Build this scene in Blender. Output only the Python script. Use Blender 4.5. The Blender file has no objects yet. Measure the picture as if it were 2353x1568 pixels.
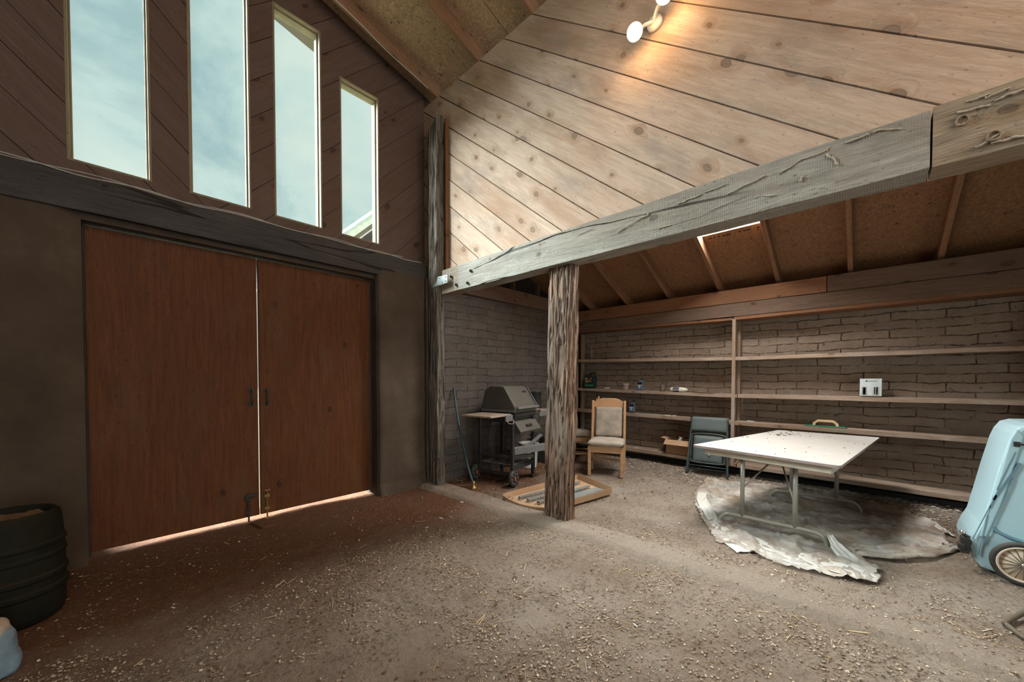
import bpy, bmesh, math, random
import numpy as np
from mathutils import Vector, Matrix, noise, Euler

random.seed(7)
rng = np.random.default_rng(7)
PI = math.pi
SC = bpy.context.scene
COL = SC.collection
R = math.radians

# ------------------------------------------------------------------ camera
cam = bpy.data.cameras.new('camera')
cam_o = bpy.data.objects.new('camera', cam); COL.objects.link(cam_o)
cam.sensor_width = 36; cam.lens = 858 / 2353 * 36
cam.shift_y = (870 + 858 * math.tan(R(1.2)) - 784) / 2353
cam.clip_start = .02
cam_o.location = (0, 0, 1.45)
cam_o.rotation_euler = (R(90 - 1.2), 0, -R(46.73))
SC.camera = cam_o

# ------------------------------------------------------------------ view + world
SC.view_settings.view_transform = 'Standard'
SC.view_settings.look = 'None'
SC.view_settings.gamma = 1
SC.view_settings.use_curve_mapping = False
SC.view_settings.exposure = 0.22

def nd(nt, typ, ins=None, **props):
    n = nt.nodes.new(typ)
    for k, v in props.items(): setattr(n, k, v)
    for k, v in (ins or {}).items():
        s = n.inputs[k]
        if isinstance(v, bpy.types.NodeSocket): nt.links.new(v, s)
        elif hasattr(s, 'default_value'):
            if isinstance(v, (tuple, list)) and len(v) == 3 and s.type == 'RGBA': v = (*v, 1)
            s.default_value = v
    return n
def mth(nt, op, a, b=0.0, c=0.0):
    return nd(nt, 'ShaderNodeMath', {0: a, 1: b, 2: c}, operation=op).outputs[0]
def ramp(nt, fac, stops, interp='LINEAR'):
    r = nd(nt, 'ShaderNodeValToRGB', {0: fac}); cr = r.color_ramp; cr.interpolation = interp
    while len(cr.elements) < len(stops): cr.elements.new(.5)
    for e, (p, c) in zip(cr.elements, stops):
        e.position = p; e.color = (c, c, c, 1) if not isinstance(c, (tuple, list)) else (*c, 1)
    return r.outputs[0]
def mix(nt, f, a, b, mode='MIX'):
    n = nt.nodes.new('ShaderNodeMix'); n.data_type = 'RGBA'; n.blend_type = mode
    for k, v in ((0, f), (6, a), (7, b)):
        if isinstance(v, bpy.types.NodeSocket): nt.links.new(v, n.inputs[k])
        elif k == 0: n.inputs[k].default_value = v
        else: n.inputs[k].default_value = (*v, 1)
    return n.outputs[2]
def vmap(nt, vec, scale=(1, 1, 1), loc=(0, 0, 0), rot=(0, 0, 0)):
    return nd(nt, 'ShaderNodeMapping', {0: vec, 1: loc, 2: rot, 3: scale}).outputs[0]
def ntex(nt, vec, scale=1, detail=3, rough=.5, dist=0, out=0):
    return nd(nt, 'ShaderNodeTexNoise', {'Vector': vec, 'Scale': scale, 'Detail': detail, 'Roughness': rough, 'Distortion': dist}).outputs[out]

w = bpy.data.worlds.new('world'); SC.world = w; w.use_nodes = True
nt = w.node_tree; nt.nodes.clear()
co = nd(nt, 'ShaderNodeTexCoord').outputs['Generated']
cl = ntex(nt, vmap(nt, co, (1, 1, 1.6)), 3.2, 7, .62, .3)
c1 = ramp(nt, cl, [(.33, (.33, .47, .50)), (.47, (.52, .65, .64)), (.62, (.64, .72, .67))])
# thin cloud is brighter towards the zenith and towards the open yard behind the barn
sep = nd(nt, 'ShaderNodeSeparateXYZ', {0: co})
up = nd(nt, 'ShaderNodeMapRange', {0: sep.outputs[2], 1: .88, 2: 1.0, 3: 1.0, 4: 5.0}, interpolation_type='SMOOTHSTEP').outputs[0]
bk = nd(nt, 'ShaderNodeMapRange', {0: sep.outputs[1], 1: .0, 2: -.8, 3: 0.0, 4: 2.2}, interpolation_type='SMOOTHSTEP').outputs[0]
bg = nd(nt, 'ShaderNodeBackground', {0: c1, 1: mth(nt, 'ADD', up, bk)})
nd(nt, 'ShaderNodeOutputWorld', {0: bg.outputs[0]})

# ------------------------------------------------------------------ sun behind thin cloud, lean-to daylight, added fill areas
def lamp(name, typ, loc, energy, color=(1, 1, 1), **kw):
    l = bpy.data.lights.new(name, typ); l.energy = energy; l.color = color
    for k, v in kw.items(): setattr(l, k, v)
    o = bpy.data.objects.new(name, l); COL.objects.link(o); o.location = loc
    return o
def aim(o, d):
    o.rotation_euler = Vector(d).to_track_quat('-Z', 'Y').to_euler()
s = lamp('sun', 'SUN', (-4, 8, 9), 44.0, (.90, .96, 1.0), angle=R(46)); aim(s, (.66, -.74, -.72))
# added rear fill, set as daylight in a made-up doorway behind the camera
a = lamp('rear_fill_light', 'AREA', (-.6, -4.6, 2.2), 70, (1.0, .92, .84), shape='RECTANGLE', size=4.6, size_y=3.4); aim(a, (.12, 1, -.02))
# added overhead fill behind the camera; the roof has no opening there
a = lamp('overhead_fill_light', 'AREA', (.2, -2.4, 5.75), 55, (1.0, .93, .85), shape='RECTANGLE', size=2.6, size_y=1.2); aim(a, (.10, .55, -1))
# daylight through the roof opening of the lean-to
a = lamp('roof_opening_light', 'AREA', (4.62, 1.26, 3.74), 190, (1.0, .96, .91), shape='RECTANGLE', size=1.75, size_y=.66); a.rotation_euler = (0, R(22.8), 0)

# ------------------------------------------------------------------ object helpers
def setp(o, label=None, cat=None, group=None, kind=None):
    if label: o['label'] = label
    if cat: o['category'] = cat
    if group: o['group'] = group
    if kind: o['kind'] = kind
    return o
def thing(name, label, cat, loc=(0, 0, 0), rz=0, group=None, kind=None, rot=None):
    o = bpy.data.objects.new(name, None); COL.objects.link(o); o.empty_display_size = .1
    o.location = loc; o.rotation_euler = rot if rot else (0, 0, rz)
    return setp(o, label, cat, group, kind)
def link(name, bm, mat, parent=None, smooth=False, bevel=0, angle=40):
    me = bpy.data.meshes.new(name)
    bmesh.ops.recalc_face_normals(bm, faces=bm.faces)
    bm.to_mesh(me); bm.free()
    o = bpy.data.objects.new(name, me); COL.objects.link(o)
    for m in (mat if isinstance(mat, (list, tuple)) else [mat]): me.materials.append(m)
    if parent: o.parent = parent
    if smooth:
        me.polygons.foreach_set('use_smooth', [True] * len(me.polygons))
    if bevel:
        b = o.modifiers.new('bevel', 'BEVEL'); b.width = bevel; b.segments = 2; b.limit_method = 'ANGLE'; b.angle_limit = R(angle)
    return o
def box(bm, x0, x1, y0, y1, z0, z1, M=None, mi=0):
    vs = [bm.verts.new((x, y, z)) for x in (x0, x1) for y in (y0, y1) for z in (z0, z1)]
    if M:
        for v in vs: v.co = M @ v.co
    fs = []
    for f in ((0, 1, 3, 2), (4, 6, 7, 5), (0, 4, 5, 1), (2, 3, 7, 6), (0, 2, 6, 4), (1, 5, 7, 3)):
        q = bm.faces.new([vs[i] for i in f]); q.material_index = mi; fs.append(q)
    return fs
def prism(bm, pts, ax, a, b, mi=0):
    """polygon pts (2D) extruded along axis ax from a to b"""
    def P(p, t):
        l = list(p); l.insert(ax, t); return l
    A = [bm.verts.new(P(p, a)) for p in pts]; B = [bm.verts.new(P(p, b)) for p in pts]
    n = len(pts)
    fs = [bm.faces.new(A[::-1]), bm.faces.new(B)]
    for i in range(n): fs.append(bm.faces.new((A[i], A[(i + 1) % n], B[(i + 1) % n], B[i])))
    for f in fs: f.material_index = mi
    return fs
def tube(bm, pts, r, seg=8, cap=True, mi=0):
    pts = [Vector(p) for p in pts]; rings = []
    rr = r if isinstance(r, (list, tuple)) else [r] * len(pts)
    prev = None
    for i, p in enumerate(pts):
        d = (pts[min(i + 1, len(pts) - 1)] - pts[max(i - 1, 0)])
        if d.length < 1e-9: d = Vector((0, 0, 1))
        d.normalize()
        if prev is None:
            u = d.orthogonal().normalized()
        else:
            u = (prev - d * prev.dot(d))
            u = u.normalized() if u.length > 1e-6 else d.orthogonal().normalized()
        prev = u; v = d.cross(u)
        rings.append([bm.verts.new(p + (u * math.cos(2 * PI * k / seg) + v * math.sin(2 * PI * k / seg)) * rr[i]) for k in range(seg)])
    for a, b in zip(rings, rings[1:]):
        for k in range(seg):
            f = bm.faces.new((a[k], a[(k + 1) % seg], b[(k + 1) % seg], b[k])); f.material_index = mi
    if cap:
        f = bm.faces.new(rings[0][::-1]); f.material_index = mi
        f = bm.faces.new(rings[-1]); f.material_index = mi
def lathe(bm, prof, seg=32, M=None, mi=0):
    rings = []
    for r, z in prof:
        rings.append([bm.verts.new((max(r, 1e-4) * math.cos(2 * PI * k / seg), max(r, 1e-4) * math.sin(2 * PI * k / seg), z)) for k in range(seg)])
    if M:
        for rg in rings:
            for v in rg: v.co = M @ v.co
    for a, b in zip(rings, rings[1:]):
        for k in range(seg):
            f = bm.faces.new((a[k], a[(k + 1) % seg], b[(k + 1) % seg], b[k])); f.material_index = mi
    bm.faces.new(rings[0][::-1]).material_index = mi; bm.faces.new(rings[-1]).material_index = mi
def ringlathe(bm, prof, seg=40, M=None):
    rings = [[bm.verts.new((r * math.cos(2 * PI * k / seg), r * math.sin(2 * PI * k / seg), z)) for k in range(seg)] for r, z in prof]
    if M:
        for rg in rings:
            for v in rg: v.co = M @ v.co
    for i in range(len(rings)):
        a, b = rings[i], rings[(i + 1) % len(rings)]
        for k in range(seg): bm.faces.new((a[k], a[(k + 1) % seg], b[(k + 1) % seg], b[k]))
def smoothpath(ctrl, n=8):
    """Catmull-Rom through control points"""
    P = [Vector(c) for c in ctrl]; P = [P[0]] + P + [P[-1]]; out = []
    for i in range(1, len(P) - 2):
        for k in range(n):
            t = k / n
            a, b, c, d = P[i - 1], P[i], P[i + 1], P[i + 2]
            out.append(.5 * ((2 * b) + (c - a) * t + (2 * a - 5 * b + 4 * c - d) * t * t + (3 * b - a - 3 * c + d) * t ** 3))
    out.append(P[-2]); return out
def timber(name, p0, p1, wid, hgt, mat, parent=None, bevel=.004, rough=0, up=(0, 0, 1)):
    """a length of timber from p0 to p1 (centre line); grain runs along the object's local X"""
    p0 = Vector(p0); p1 = Vector(p1); x = (p1 - p0); L = x.length; x.normalize()
    upv = Vector(up); y = upv.cross(x).normalized(); z = x.cross(y)
    bm = bmesh.new()
    if rough:
        n = max(2, int(L / .06)); m = 5
        ring = []
        for i in range(n + 1):
            t = L * i / n; row = []
            per = []
            for k in range(m): per.append((-wid / 2 + wid * k / m, -hgt / 2))
            for k in range(m): per.append((wid / 2, -hgt / 2 + hgt * k / m))
            for k in range(m): per.append((wid / 2 - wid * k / m, hgt / 2))
            for k in range(m): per.append((-wid / 2, hgt / 2 - hgt * k / m))
            for a, b in per:
                q = noise.noise_vector(Vector((t * 1.6 + p0.x * 3, a * 9, b * 9 + p0.y))) * rough + noise.noise_vector(Vector((t * 9, a * 30, b * 30))) * rough * .35
                row.append(bm.verts.new((t, a + q.y, b + q.z)))
            ring.append(row)
        M4 = 4 * m
        for a, b in zip(ring, ring[1:]):
            for k in range(M4): bm.faces.new((a[k], a[(k + 1) % M4], b[(k + 1) % M4], b[k]))
        bm.faces.new(ring[0][::-1]); bm.faces.new(ring[-1])
    else:
        box(bm, 0, L, -wid / 2, wid / 2, -hgt / 2, hgt / 2)
    o = link(name, bm, mat, None, bevel=0 if rough else bevel)
    if rough:
        for p in o.data.polygons: p.use_smooth = False
    o.matrix_world = Matrix.Translation(p0) @ Matrix((x, y, z)).transposed().to_4x4()
    if parent:
        o.parent = parent; o.matrix_parent_inverse = parent_world(parent).inverted()
    return o
def parent_world(o):
    M = Matrix.LocRotScale(o.location, o.rotation_euler, o.scale)
    return M if not o.parent else parent_world(o.parent) @ M
def clip_poly(poly, nx, ny, c):
    """keep the side nx*x+ny*y <= c"""
    out = []
    for i in range(len(poly)):
        p, q = poly[i], poly[(i + 1) % len(poly)]
        a = nx * p[0] + ny * p[1] - c; b = nx * q[0] + ny * q[1] - c
        if a <= 0: out.append(p)
        if (a < 0 < b) or (b < 0 < a):
            t = a / (a - b); out.append((p[0] + t * (q[0] - p[0]), p[1] + t * (q[1] - p[1])))
    return out
def board_field(bm, cells, ang, width, off, gap, place, thick, uvl, seed=0):
    """diagonal boards clipped to convex cells; place(a,b,depth) -> 3D; UV in metres along / across the board"""
    dx, dy = math.cos(ang), math.sin(ang); nx, ny = -dy, dx
    for cell in cells:
        vs = [nx * p[0] + ny * p[1] for p in cell]
        k0 = math.floor((min(vs) - off) / width); k1 = math.ceil((max(vs) - off) / width)
        for k in range(k0, k1):
            lo = off + k * width + gap / 2; hi = lo + width - gap
            pl = clip_poly(cell, nx, ny, hi); pl = clip_poly(pl, -nx, -ny, -lo) if len(pl) > 2 else []
            if len(pl) < 3: continue
            # drop duplicate points
            q = []
            for p in pl:
                if not q or math.hypot(p[0] - q[-1][0], p[1] - q[-1][1]) > 1e-5: q.append(p)
            if len(q) > 2 and math.hypot(q[0][0] - q[-1][0], q[0][1] - q[-1][1]) < 1e-5: q.pop()
            if len(q) < 3: continue
            rnd = random.Random(k * 17 + seed); ou = rnd.uniform(0, 40); ov = rnd.randint(0, 30) * 3.17; dz = rnd.uniform(-.003, .003)
            A = [bm.verts.new(place(p[0], p[1], dz)) for p in q]; B = [bm.verts.new(place(p[0], p[1], thick)) for p in q]
            fs = [bm.faces.new(A), bm.faces.new(B[::-1])]
            n = len(q)
            for i in range(n): fs.append(bm.faces.new((A[i], B[i], B[(i + 1) % n], A[(i + 1) % n])))
            idx = {v: i for i, v in enumerate(A)}; idx.update({v: i for i, v in enumerate(B)})
            for f in fs:
                for l in f.loops:
                    p = q[idx[l.vert]]
                    l[uvl].uv = (dx * p[0] + dy * p[1] + ou, nx * p[0] + ny * p[1] - lo + ov)

# ------------------------------------------------------------------ materials
def newmat(name):
    m = bpy.data.materials.new(name); m.use_nodes = True; nt = m.node_tree; nt.nodes.clear()
    out = nd(nt, 'ShaderNodeOutputMaterial'); b = nd(nt, 'ShaderNodeBsdfPrincipled')
    nt.links.new(b.outputs[0], out.inputs[0])
    return m, nt, b, out
def lk(nt, v, s):
    if isinstance(v, bpy.types.NodeSocket): nt.links.new(v, s)
    elif isinstance(v, (tuple, list)): s.default_value = (*v, 1) if len(v) == 3 else v
    else: s.default_value = v
def bump(nt, b, h, strength=.5, dist=.01):
    n = nd(nt, 'ShaderNodeBump', {'Height': h, 'Strength': strength, 'Distance': dist}); nt.links.new(n.outputs[0], b.inputs['Normal'])
def coords(nt, uv=False):
    if uv: return nd(nt, 'ShaderNodeTexCoord').outputs['UV']
    c = nd(nt, 'ShaderNodeTexCoord').outputs['Object']
    r = nd(nt, 'ShaderNodeObjectInfo').outputs['Random']
    off = nd(nt, 'ShaderNodeCombineXYZ', {0: mth(nt, 'MULTIPLY', r, 37.0), 1: mth(nt, 'MULTIPLY', r, 11.0), 2: mth(nt, 'MULTIPLY', r, 23.0)}).outputs[0]
    return nd(nt, 'ShaderNodeVectorMath', {0: c, 1: off}, operation='ADD').outputs[0]
def wood(name, base, dark, stain, uv=False, knots=.5, kscale=2.6, grain=1.0, rough=.8, bmp=.35, dirt=None, dirtamt=.4, axis='X', saw=0.0, checks=0.0, endpatch=0.0):
    m, nt, b, out = newmat(name)
    co = coords(nt, uv)
    if axis == 'Z': co = vmap(nt, co, rot=(0, PI / 2, 0))
    if axis == 'Y': co = vmap(nt, co, rot=(0, 0, PI / 2))
    # knots
    kp = co
    if not uv:
        ks = nd(nt, 'ShaderNodeSeparateXYZ', {0: co}); kp = nd(nt, 'ShaderNodeCombineXYZ', {0: ks.outputs[0], 1: mth(nt, 'ADD', ks.outputs[1], ks.outputs[2]), 2: 0.0}).outputs[0]
    kp = nd(nt, 'ShaderNodeVectorMath', {0: kp, 1: nd(nt, 'ShaderNodeVectorMath', {0: ntex(nt, kp, 5, 2, .5, out=1), 1: (.05, .05, 0)}, operation='MULTIPLY').outputs[0]}, operation='ADD').outputs[0]
    kv = nd(nt, 'ShaderNodeTexVoronoi', {'Vector': vmap(nt, kp, (1.0, 1.6, 1.0)), 'Scale': kscale, 'Randomness': 1.0}, voronoi_dimensions='2D')
    gate = mth(nt, 'LESS_THAN', nd(nt, 'ShaderNodeSeparateColor', {0: kv.outputs['Color']}).outputs[0], knots)
    d = mth(nt, 'DIVIDE', kv.outputs['Distance'], mth(nt, 'ADD', .45, mth(nt, 'MULTIPLY', nd(nt, 'ShaderNodeSeparateColor', {0: kv.outputs['Color']}).outputs[1], .85)))
    knot = mth(nt, 'MULTIPLY', ramp(nt, d, [(.0, 1), (.045, 1), (.075, 0)]), gate)
    kring = mth(nt, 'MULTIPLY', ramp(nt, d, [(.05, 0), (.065, 1), (.09, 0)]), gate)
    halo = mth(nt, 'MULTIPLY', ramp(nt, d, [(.03, 1), (.28, 0)]), gate)
    # grain, bent around knots
    g0 = vmap(nt, co, (.9, 13, 13))
    warp = nd(nt, 'ShaderNodeVectorMath', {0: g0, 1: nd(nt, 'ShaderNodeCombineXYZ', {0: 0.0, 1: mth(nt, 'MULTIPLY', halo, 2.2), 2: 0.0}).outputs[0]}, operation='ADD').outputs[0]
    fine = ntex(nt, warp, 3.0, 6, .65, .6)
    wide = ntex(nt, vmap(nt, co, (.6, 4.5, 4.5)), 1.3, 3, .5, 1.5)
    ringv = mth(nt, 'FRACT', mth(nt, 'MULTIPLY', mth(nt, 'ADD', wide, mth(nt, 'MULTIPLY', halo, .12)), 16.0))
    rings = ramp(nt, ringv, [(0, 0), (.75, .35), (.93, 1), (1, .1)])
    col = mix(nt, ramp(nt, fine, [(.3, 0), (.7, 1)]), dark, base)
    col = mix(nt, mth(nt, 'MULTIPLY', rings, .22 * grain), col, dark, 'MIX')
    big = ntex(nt, vmap(nt, co, (.5, 1.6, 1.6)), 1.1, 4, .6, .5)
    col = mix(nt, ramp(nt, big, [(.46, 0), (.72, .75)]), col, stain)
    hn = mth(nt, 'MULTIPLY', halo, ramp(nt, ntex(nt, vmap(nt, co, (2, 8, 8)), 2.5, 4, .6), [(.35, .1), (.65, 1)]))
    col = mix(nt, mth(nt, 'MULTIPLY', hn, .95), col, stain)
    dk = tuple(c * .32 for c in dark)
    col = mix(nt, mth(nt, 'MULTIPLY', knot, .75), col, tuple(c * .45 for c in dark))
    col = mix(nt, mth(nt, 'MULTIPLY', kring, .85), col, dk)
    if dirt:
        dn = ntex(nt, vmap(nt, co, (.8, 2.2, 2.2), (5, 3, 1)), 1.7, 5, .65)
        col = mix(nt, ramp(nt, dn, [(.5, 0), (.68, dirtamt)]), col, dirt)
    if endpatch:
        oc = nd(nt, 'ShaderNodeSeparateXYZ', {0: nd(nt, 'ShaderNodeTexCoord').outputs['Object']}).outputs[0]
        e = mth(nt, 'ADD', oc, mth(nt, 'MULTIPLY', ntex(nt, co, 14, 3), .03))
        col = mix(nt, ramp(nt, mth(nt, 'SUBTRACT', e, endpatch), [(.0, .75), (.03, 0)]), col, (.27, .205, .15))
    ck = None
    if checks:
        cn = ntex(nt, vmap(nt, co, (.22, 2.6, 2.6)), 1.6, 3, .45, .3)
        ck = mth(nt, 'MULTIPLY', ramp(nt, mth(nt, 'ABSOLUTE', mth(nt, 'SUBTRACT', cn, .5)), [(.0, 1), (.006, .9), (.013, 0)]), ramp(nt, ntex(nt, vmap(nt, co, (.5, .5, .5)), 1.2, 2), [(.42, 0), (.5, checks)]))
        col = mix(nt, ck, col, (.02, .016, .013))
    spk = ntex(nt, vmap(nt, co, (1, 2.5, 2.5)), 26, 2, .5)
    col = mix(nt, ramp(nt, spk, [(.66, 0), (.74, .6)]), col, dk)
    lk(nt, col, b.inputs['Base Color']); b.inputs['Roughness'].default_value = rough
    b.inputs['Specular IOR Level'].default_value = .2
    h = mth(nt, 'ADD', fine, mth(nt, 'MULTIPLY', rings, -.3))
    if saw:
        wv = nd(nt, 'ShaderNodeTexWave', {'Vector': co, 'Scale': 26.0, 'Distortion': 2.0, 'Detail': 2.0}, bands_direction='X').outputs[1]
        h = mth(nt, 'ADD', h, mth(nt, 'MULTIPLY', wv, saw))
    h = mth(nt, 'ADD', h, mth(nt, 'MULTIPLY', spk, -.4))
    if ck: h = mth(nt, 'SUBTRACT', h, mth(nt, 'MULTIPLY', ck, 2.0))
    bump(nt, b, h, bmp, .008)
    return m
def plain(name, col, rough=.6, metal=0.0, dust=None, dustamt=.5, var=.15, bmp=.1, scale=8, spec=.4):
    m, nt, b, out = newmat(name); co = coords(nt)
    n = ntex(nt, co, scale, 5, .6)
    c = mix(nt, ramp(nt, n, [(.3, 0), (.7, 1)]), tuple(x * (1 - var) for x in col), tuple(min(1, x * (1 + var)) for x in col))
    if dust:
        # dust lies where the surface faces up, and in soft patches
        nz = nd(nt, 'ShaderNodeSeparateXYZ', {0: nd(nt, 'ShaderNodeNewGeometry').outputs['Normal']}).outputs[2]
        f = mth(nt, 'MULTIPLY', ramp(nt, nz, [(.0, .28), (.5, .55), (1, 1)]), ramp(nt, ntex(nt, co, 5, 6, .65), [(.3, .35), (.62, 1)]))
        c = mix(nt, mth(nt, 'MULTIPLY', f, dustamt), c, dust)
    lk(nt, c, b.inputs['Base Color']); b.inputs['Roughness'].default_value = rough; b.inputs['Metallic'].default_value = metal
    b.inputs['Specular IOR Level'].default_value = spec
    if bmp: bump(nt, b, n, bmp, .004)
    return m
def emit(name, col, s):
    m = bpy.data.materials.new(name); m.use_nodes = True; nt = m.node_tree; nt.nodes.clear()
    e = nd(nt, 'ShaderNodeEmission', {0: col, 1: s}); o = nd(nt, 'ShaderNodeOutputMaterial', {0: e.outputs[0]}); return m
DUST = (.30, .255, .21)
M = {}
M['plank'] = wood('pine_plank', (.60, .455, .355), (.43, .305, .222), (.31, .165, .088), uv=True, knots=.70, kscale=2.1, grain=1.5, dirt=(.27, .215, .18), dirtamt=.6, bmp=.35)
M['gable'] = wood('gable_board', (.15, .10, .082), (.10, .066, .054), (.10, .055, .038), uv=True, knots=.5, kscale=2.0, bmp=.3)
M['beam'] = wood('grey_beam', (.42, .395, .345), (.25, .225, .19), (.28, .23, .18), knots=.2, grain=1.2, bmp=.8, saw=.25, dirt=(.16, .14, .12), dirtamt=.5, checks=1.0, endpatch=.36)
M['beam2'] = wood('brown_beam', (.40, .31, .22), (.24, .17, .115), (.26, .17, .10), knots=.3, grain=1.5, bmp=1.0, dirt=(.45, .40, .33), dirtamt=.5, checks=1.0)
M['sill'] = wood('dark_beam', (.070, .064, .062), (.038, .034, .034), (.06, .04, .028), knots=.1, bmp=.7, checks=1.0, dirt=(.11, .105, .10), dirtamt=.3)
M['rafter'] = wood('rafter_wood', (.30, .175, .105), (.20, .11, .065), (.16, .085, .05), knots=.35, bmp=.3)
M['rafter2'] = wood('lean_rafter_wood', (.30, .16, .085), (.20, .10, .052), (.15, .075, .04), knots=.35, bmp=.3)
M['shelf'] = wood('shelf_wood', (.36, .27, .20), (.24, .165, .115), (.20, .12, .075), knots=.4, bmp=.5, dirt=(.42, .37, .31), dirtamt=.6)
M['header'] = wood('header_wood', (.17, .115, .08), (.105, .068, .048), (.12, .07, .045), knots=.6, kscale=2.2, bmp=.5, dirt=(.10, .075, .06), dirtamt=.5)
M['redboard'] = wood('red_board', (.25, .125, .065), (.15, .072, .038), (.14, .07, .036), knots=.6, kscale=2.2, bmp=.5)
M['pinechair'] = wood('chair_wood', (.52, .32, .18), (.42, .24, .125), (.34, .18, .09), knots=.05, grain=.6, bmp=.08, rough=.45)
M['door'] = wood('door_plywood', (.135, .046, .013), (.066, .021, .006), (.08, .030, .010), knots=.12, grain=2.2, bmp=.15, rough=.65, axis='Z', dirt=(.10, .05, .025), dirtamt=.5)
M['trimwood'] = wood('window_wood', (.27, .225, .15), (.19, .155, .10), (.14, .11, .07), knots=.05, bmp=.2, axis='Z')
M['lightwood'] = wood('float_wood', (.62, .43, .25), (.5, .33, .18), (.42, .27, .14), knots=0.0, bmp=.1, rough=.5)

def post_mat(name, axis='Z', a=(.36, .27, .20), b_=(.17, .115, .08), c_=(.04, .03, .025)):
    m, nt, b, out = newmat(name)
    co = nd(nt, 'ShaderNodeTexCoord').outputs['Object']
    f = ntex(nt, vmap(nt, co, (22, 22, 1.1)), 2.2, 7, .7, .4)
    c = ramp(nt, f, [(.30, c_), (.43, b_), (.60, a), (.78, tuple(min(1, x * 1.35) for x in a))])
    g = ntex(nt, co, 2.2, 3)
    c = mix(nt, ramp(nt, g, [(.46, 0), (.66, .4)]), c, (.20, .18, .16), 'MIX')
    c = mix(nt, ramp(nt, ntex(nt, vmap(nt, co, (9, 9, 3.0), (3, 3, 3)), 2.6, 2), [(.64, 0), (.72, .85)]), c, (.03, .024, .02))
    lk(nt, c, b.inputs['Base Color']); b.inputs['Roughness'].default_value = .9; b.inputs['Specular IOR Level'].default_value = .15
    bump(nt, b, f, .9, .015); return m
M['post'] = post_mat('weathered_post', a=(.34, .235, .17), b_=(.12, .072, .048), c_=(.018, .013, .010))
M['corner_post'] = post_mat('dark_corner_post', a=(.23, .20, .165), b_=(.08, .064, .05), c_=(.02, .017, .015))

def osb_mat(name, a, b_, c_):
    m, nt, b, out = newmat(name)
    co = nd(nt, 'ShaderNodeTexCoord').outputs['Object']
    v = nd(nt, 'ShaderNodeTexVoronoi', {'Vector': vmap(nt, nd(nt, 'ShaderNodeVectorMath', {0: co, 1: ntex(nt, co, 9, 2, out=1)}, operation='ADD').outputs[0], (24, 13, 18), rot=(0, 0, .5)), 'Scale': 1.0, 'Randomness': 1.0})
    r = nd(nt, 'ShaderNodeSeparateColor', {0: v.outputs['Color']}).outputs[0]
    c = ramp(nt, r, [(0, c_), (.3, b_), (.75, a), (1, tuple(x * 1.35 for x in a))])
    g = ntex(nt, vmap(nt, co, (6, 26, 6)), 2, 4)
    c = mix(nt, .45, c, ramp(nt, g, [(.3, b_), (.7, a)]))
    c = mix(nt, ramp(nt, ntex(nt, co, 18, 2), [(.66, 0), (.73, .8)]), c, tuple(x * .3 for x in c_))
    lk(nt, c, b.inputs['Base Color']); b.inputs['Roughness'].default_value = .75
    bump(nt, b, r, .25, .003); return m
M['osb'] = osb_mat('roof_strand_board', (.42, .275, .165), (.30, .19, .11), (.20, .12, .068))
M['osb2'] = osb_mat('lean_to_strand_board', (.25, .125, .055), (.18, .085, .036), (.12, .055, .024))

def brick_mat(name, base, dark, mortar, rot, crack=1.0, bw=.40, rh=.115, soft=.012, bstr=1.0):
    m, nt, b, out = newmat(name)
    co = nd(nt, 'ShaderNodeTexCoord').outputs['Object']
    sp_ = nd(nt, 'ShaderNodeSeparateXYZ', {0: co})
    v = nd(nt, 'ShaderNodeCombineXYZ', {0: sp_.outputs[1 if rot == 'YZ' else 0], 1: sp_.outputs[2], 2: 0.0}).outputs[0]
    wob = nd(nt, 'ShaderNodeVectorMath', {0: nd(nt, 'ShaderNodeVectorMath', {0: ntex(nt, co, 2.6, 4, .6, out=1), 1: (.5, .5, .5)}, operation='SUBTRACT').outputs[0], 1: (.09, .09, .09)}, operation='MULTIPLY').outputs[0]
    wob2 = nd(nt, 'ShaderNodeVectorMath', {0: nd(nt, 'ShaderNodeVectorMath', {0: ntex(nt, co, 30, 2, .6, out=1), 1: (.5, .5, .5)}, operation='SUBTRACT').outputs[0], 1: (.016, .016, .016)}, operation='MULTIPLY').outputs[0]
    vv = nd(nt, 'ShaderNodeVectorMath', {0: nd(nt, 'ShaderNodeVectorMath', {0: v, 1: wob}, operation='ADD').outputs[0], 1: wob2}, operation='ADD').outputs[0]
    br = nd(nt, 'ShaderNodeTexBrick', {'Vector': vv, 'Color1': (*base, 1), 'Color2': (*dark, 1), 'Mortar': (*mortar, 1), 'Scale': 1.0, 'Mortar Size': .007, 'Mortar Smooth': soft * 30, 'Brick Width': bw, 'Row Height': rh, 'Bias': 0.0})
    crk = mth(nt, 'MULTIPLY', br.outputs['Fac'], ramp(nt, ntex(nt, co, 5.5, 5, .75), [(.44, .06), (.62, crack)]))
    n1 = ntex(nt, co, 5, 7, .68)
    c = mix(nt, ramp(nt, n1, [(.3, 0), (.72, 1)]), dark, base)
    c = mix(nt, .35, c, br.outputs['Color'])
    c = mix(nt, mth(nt, 'MULTIPLY', crk, .85), c, tuple(x * .2 for x in dark))
    c = mix(nt, ramp(nt, ntex(nt, co, 17, 2), [(.68, 0), (.75, .7)]), c, tuple(x * .25 for x in dark))
    lk(nt, c, b.inputs['Base Color']); b.inputs['Roughness'].default_value = .95; b.inputs['Specular IOR Level'].default_value = .1
    h = mth(nt, 'ADD', mth(nt, 'MULTIPLY', crk, -1.3), mth(nt, 'MULTIPLY', n1, .8))
    h = mth(nt, 'ADD', h, mth(nt, 'MULTIPLY', ntex(nt, co, 40, 3, .7), .25))
    bump(nt, b, h, bstr, .03); return m
M['brick_r'] = brick_mat('adobe_brick_tan', (.32, .255, .20), (.20, .15, .112), (.22, .16, .12), 'YZ', bw=.46, rh=.108)
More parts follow.
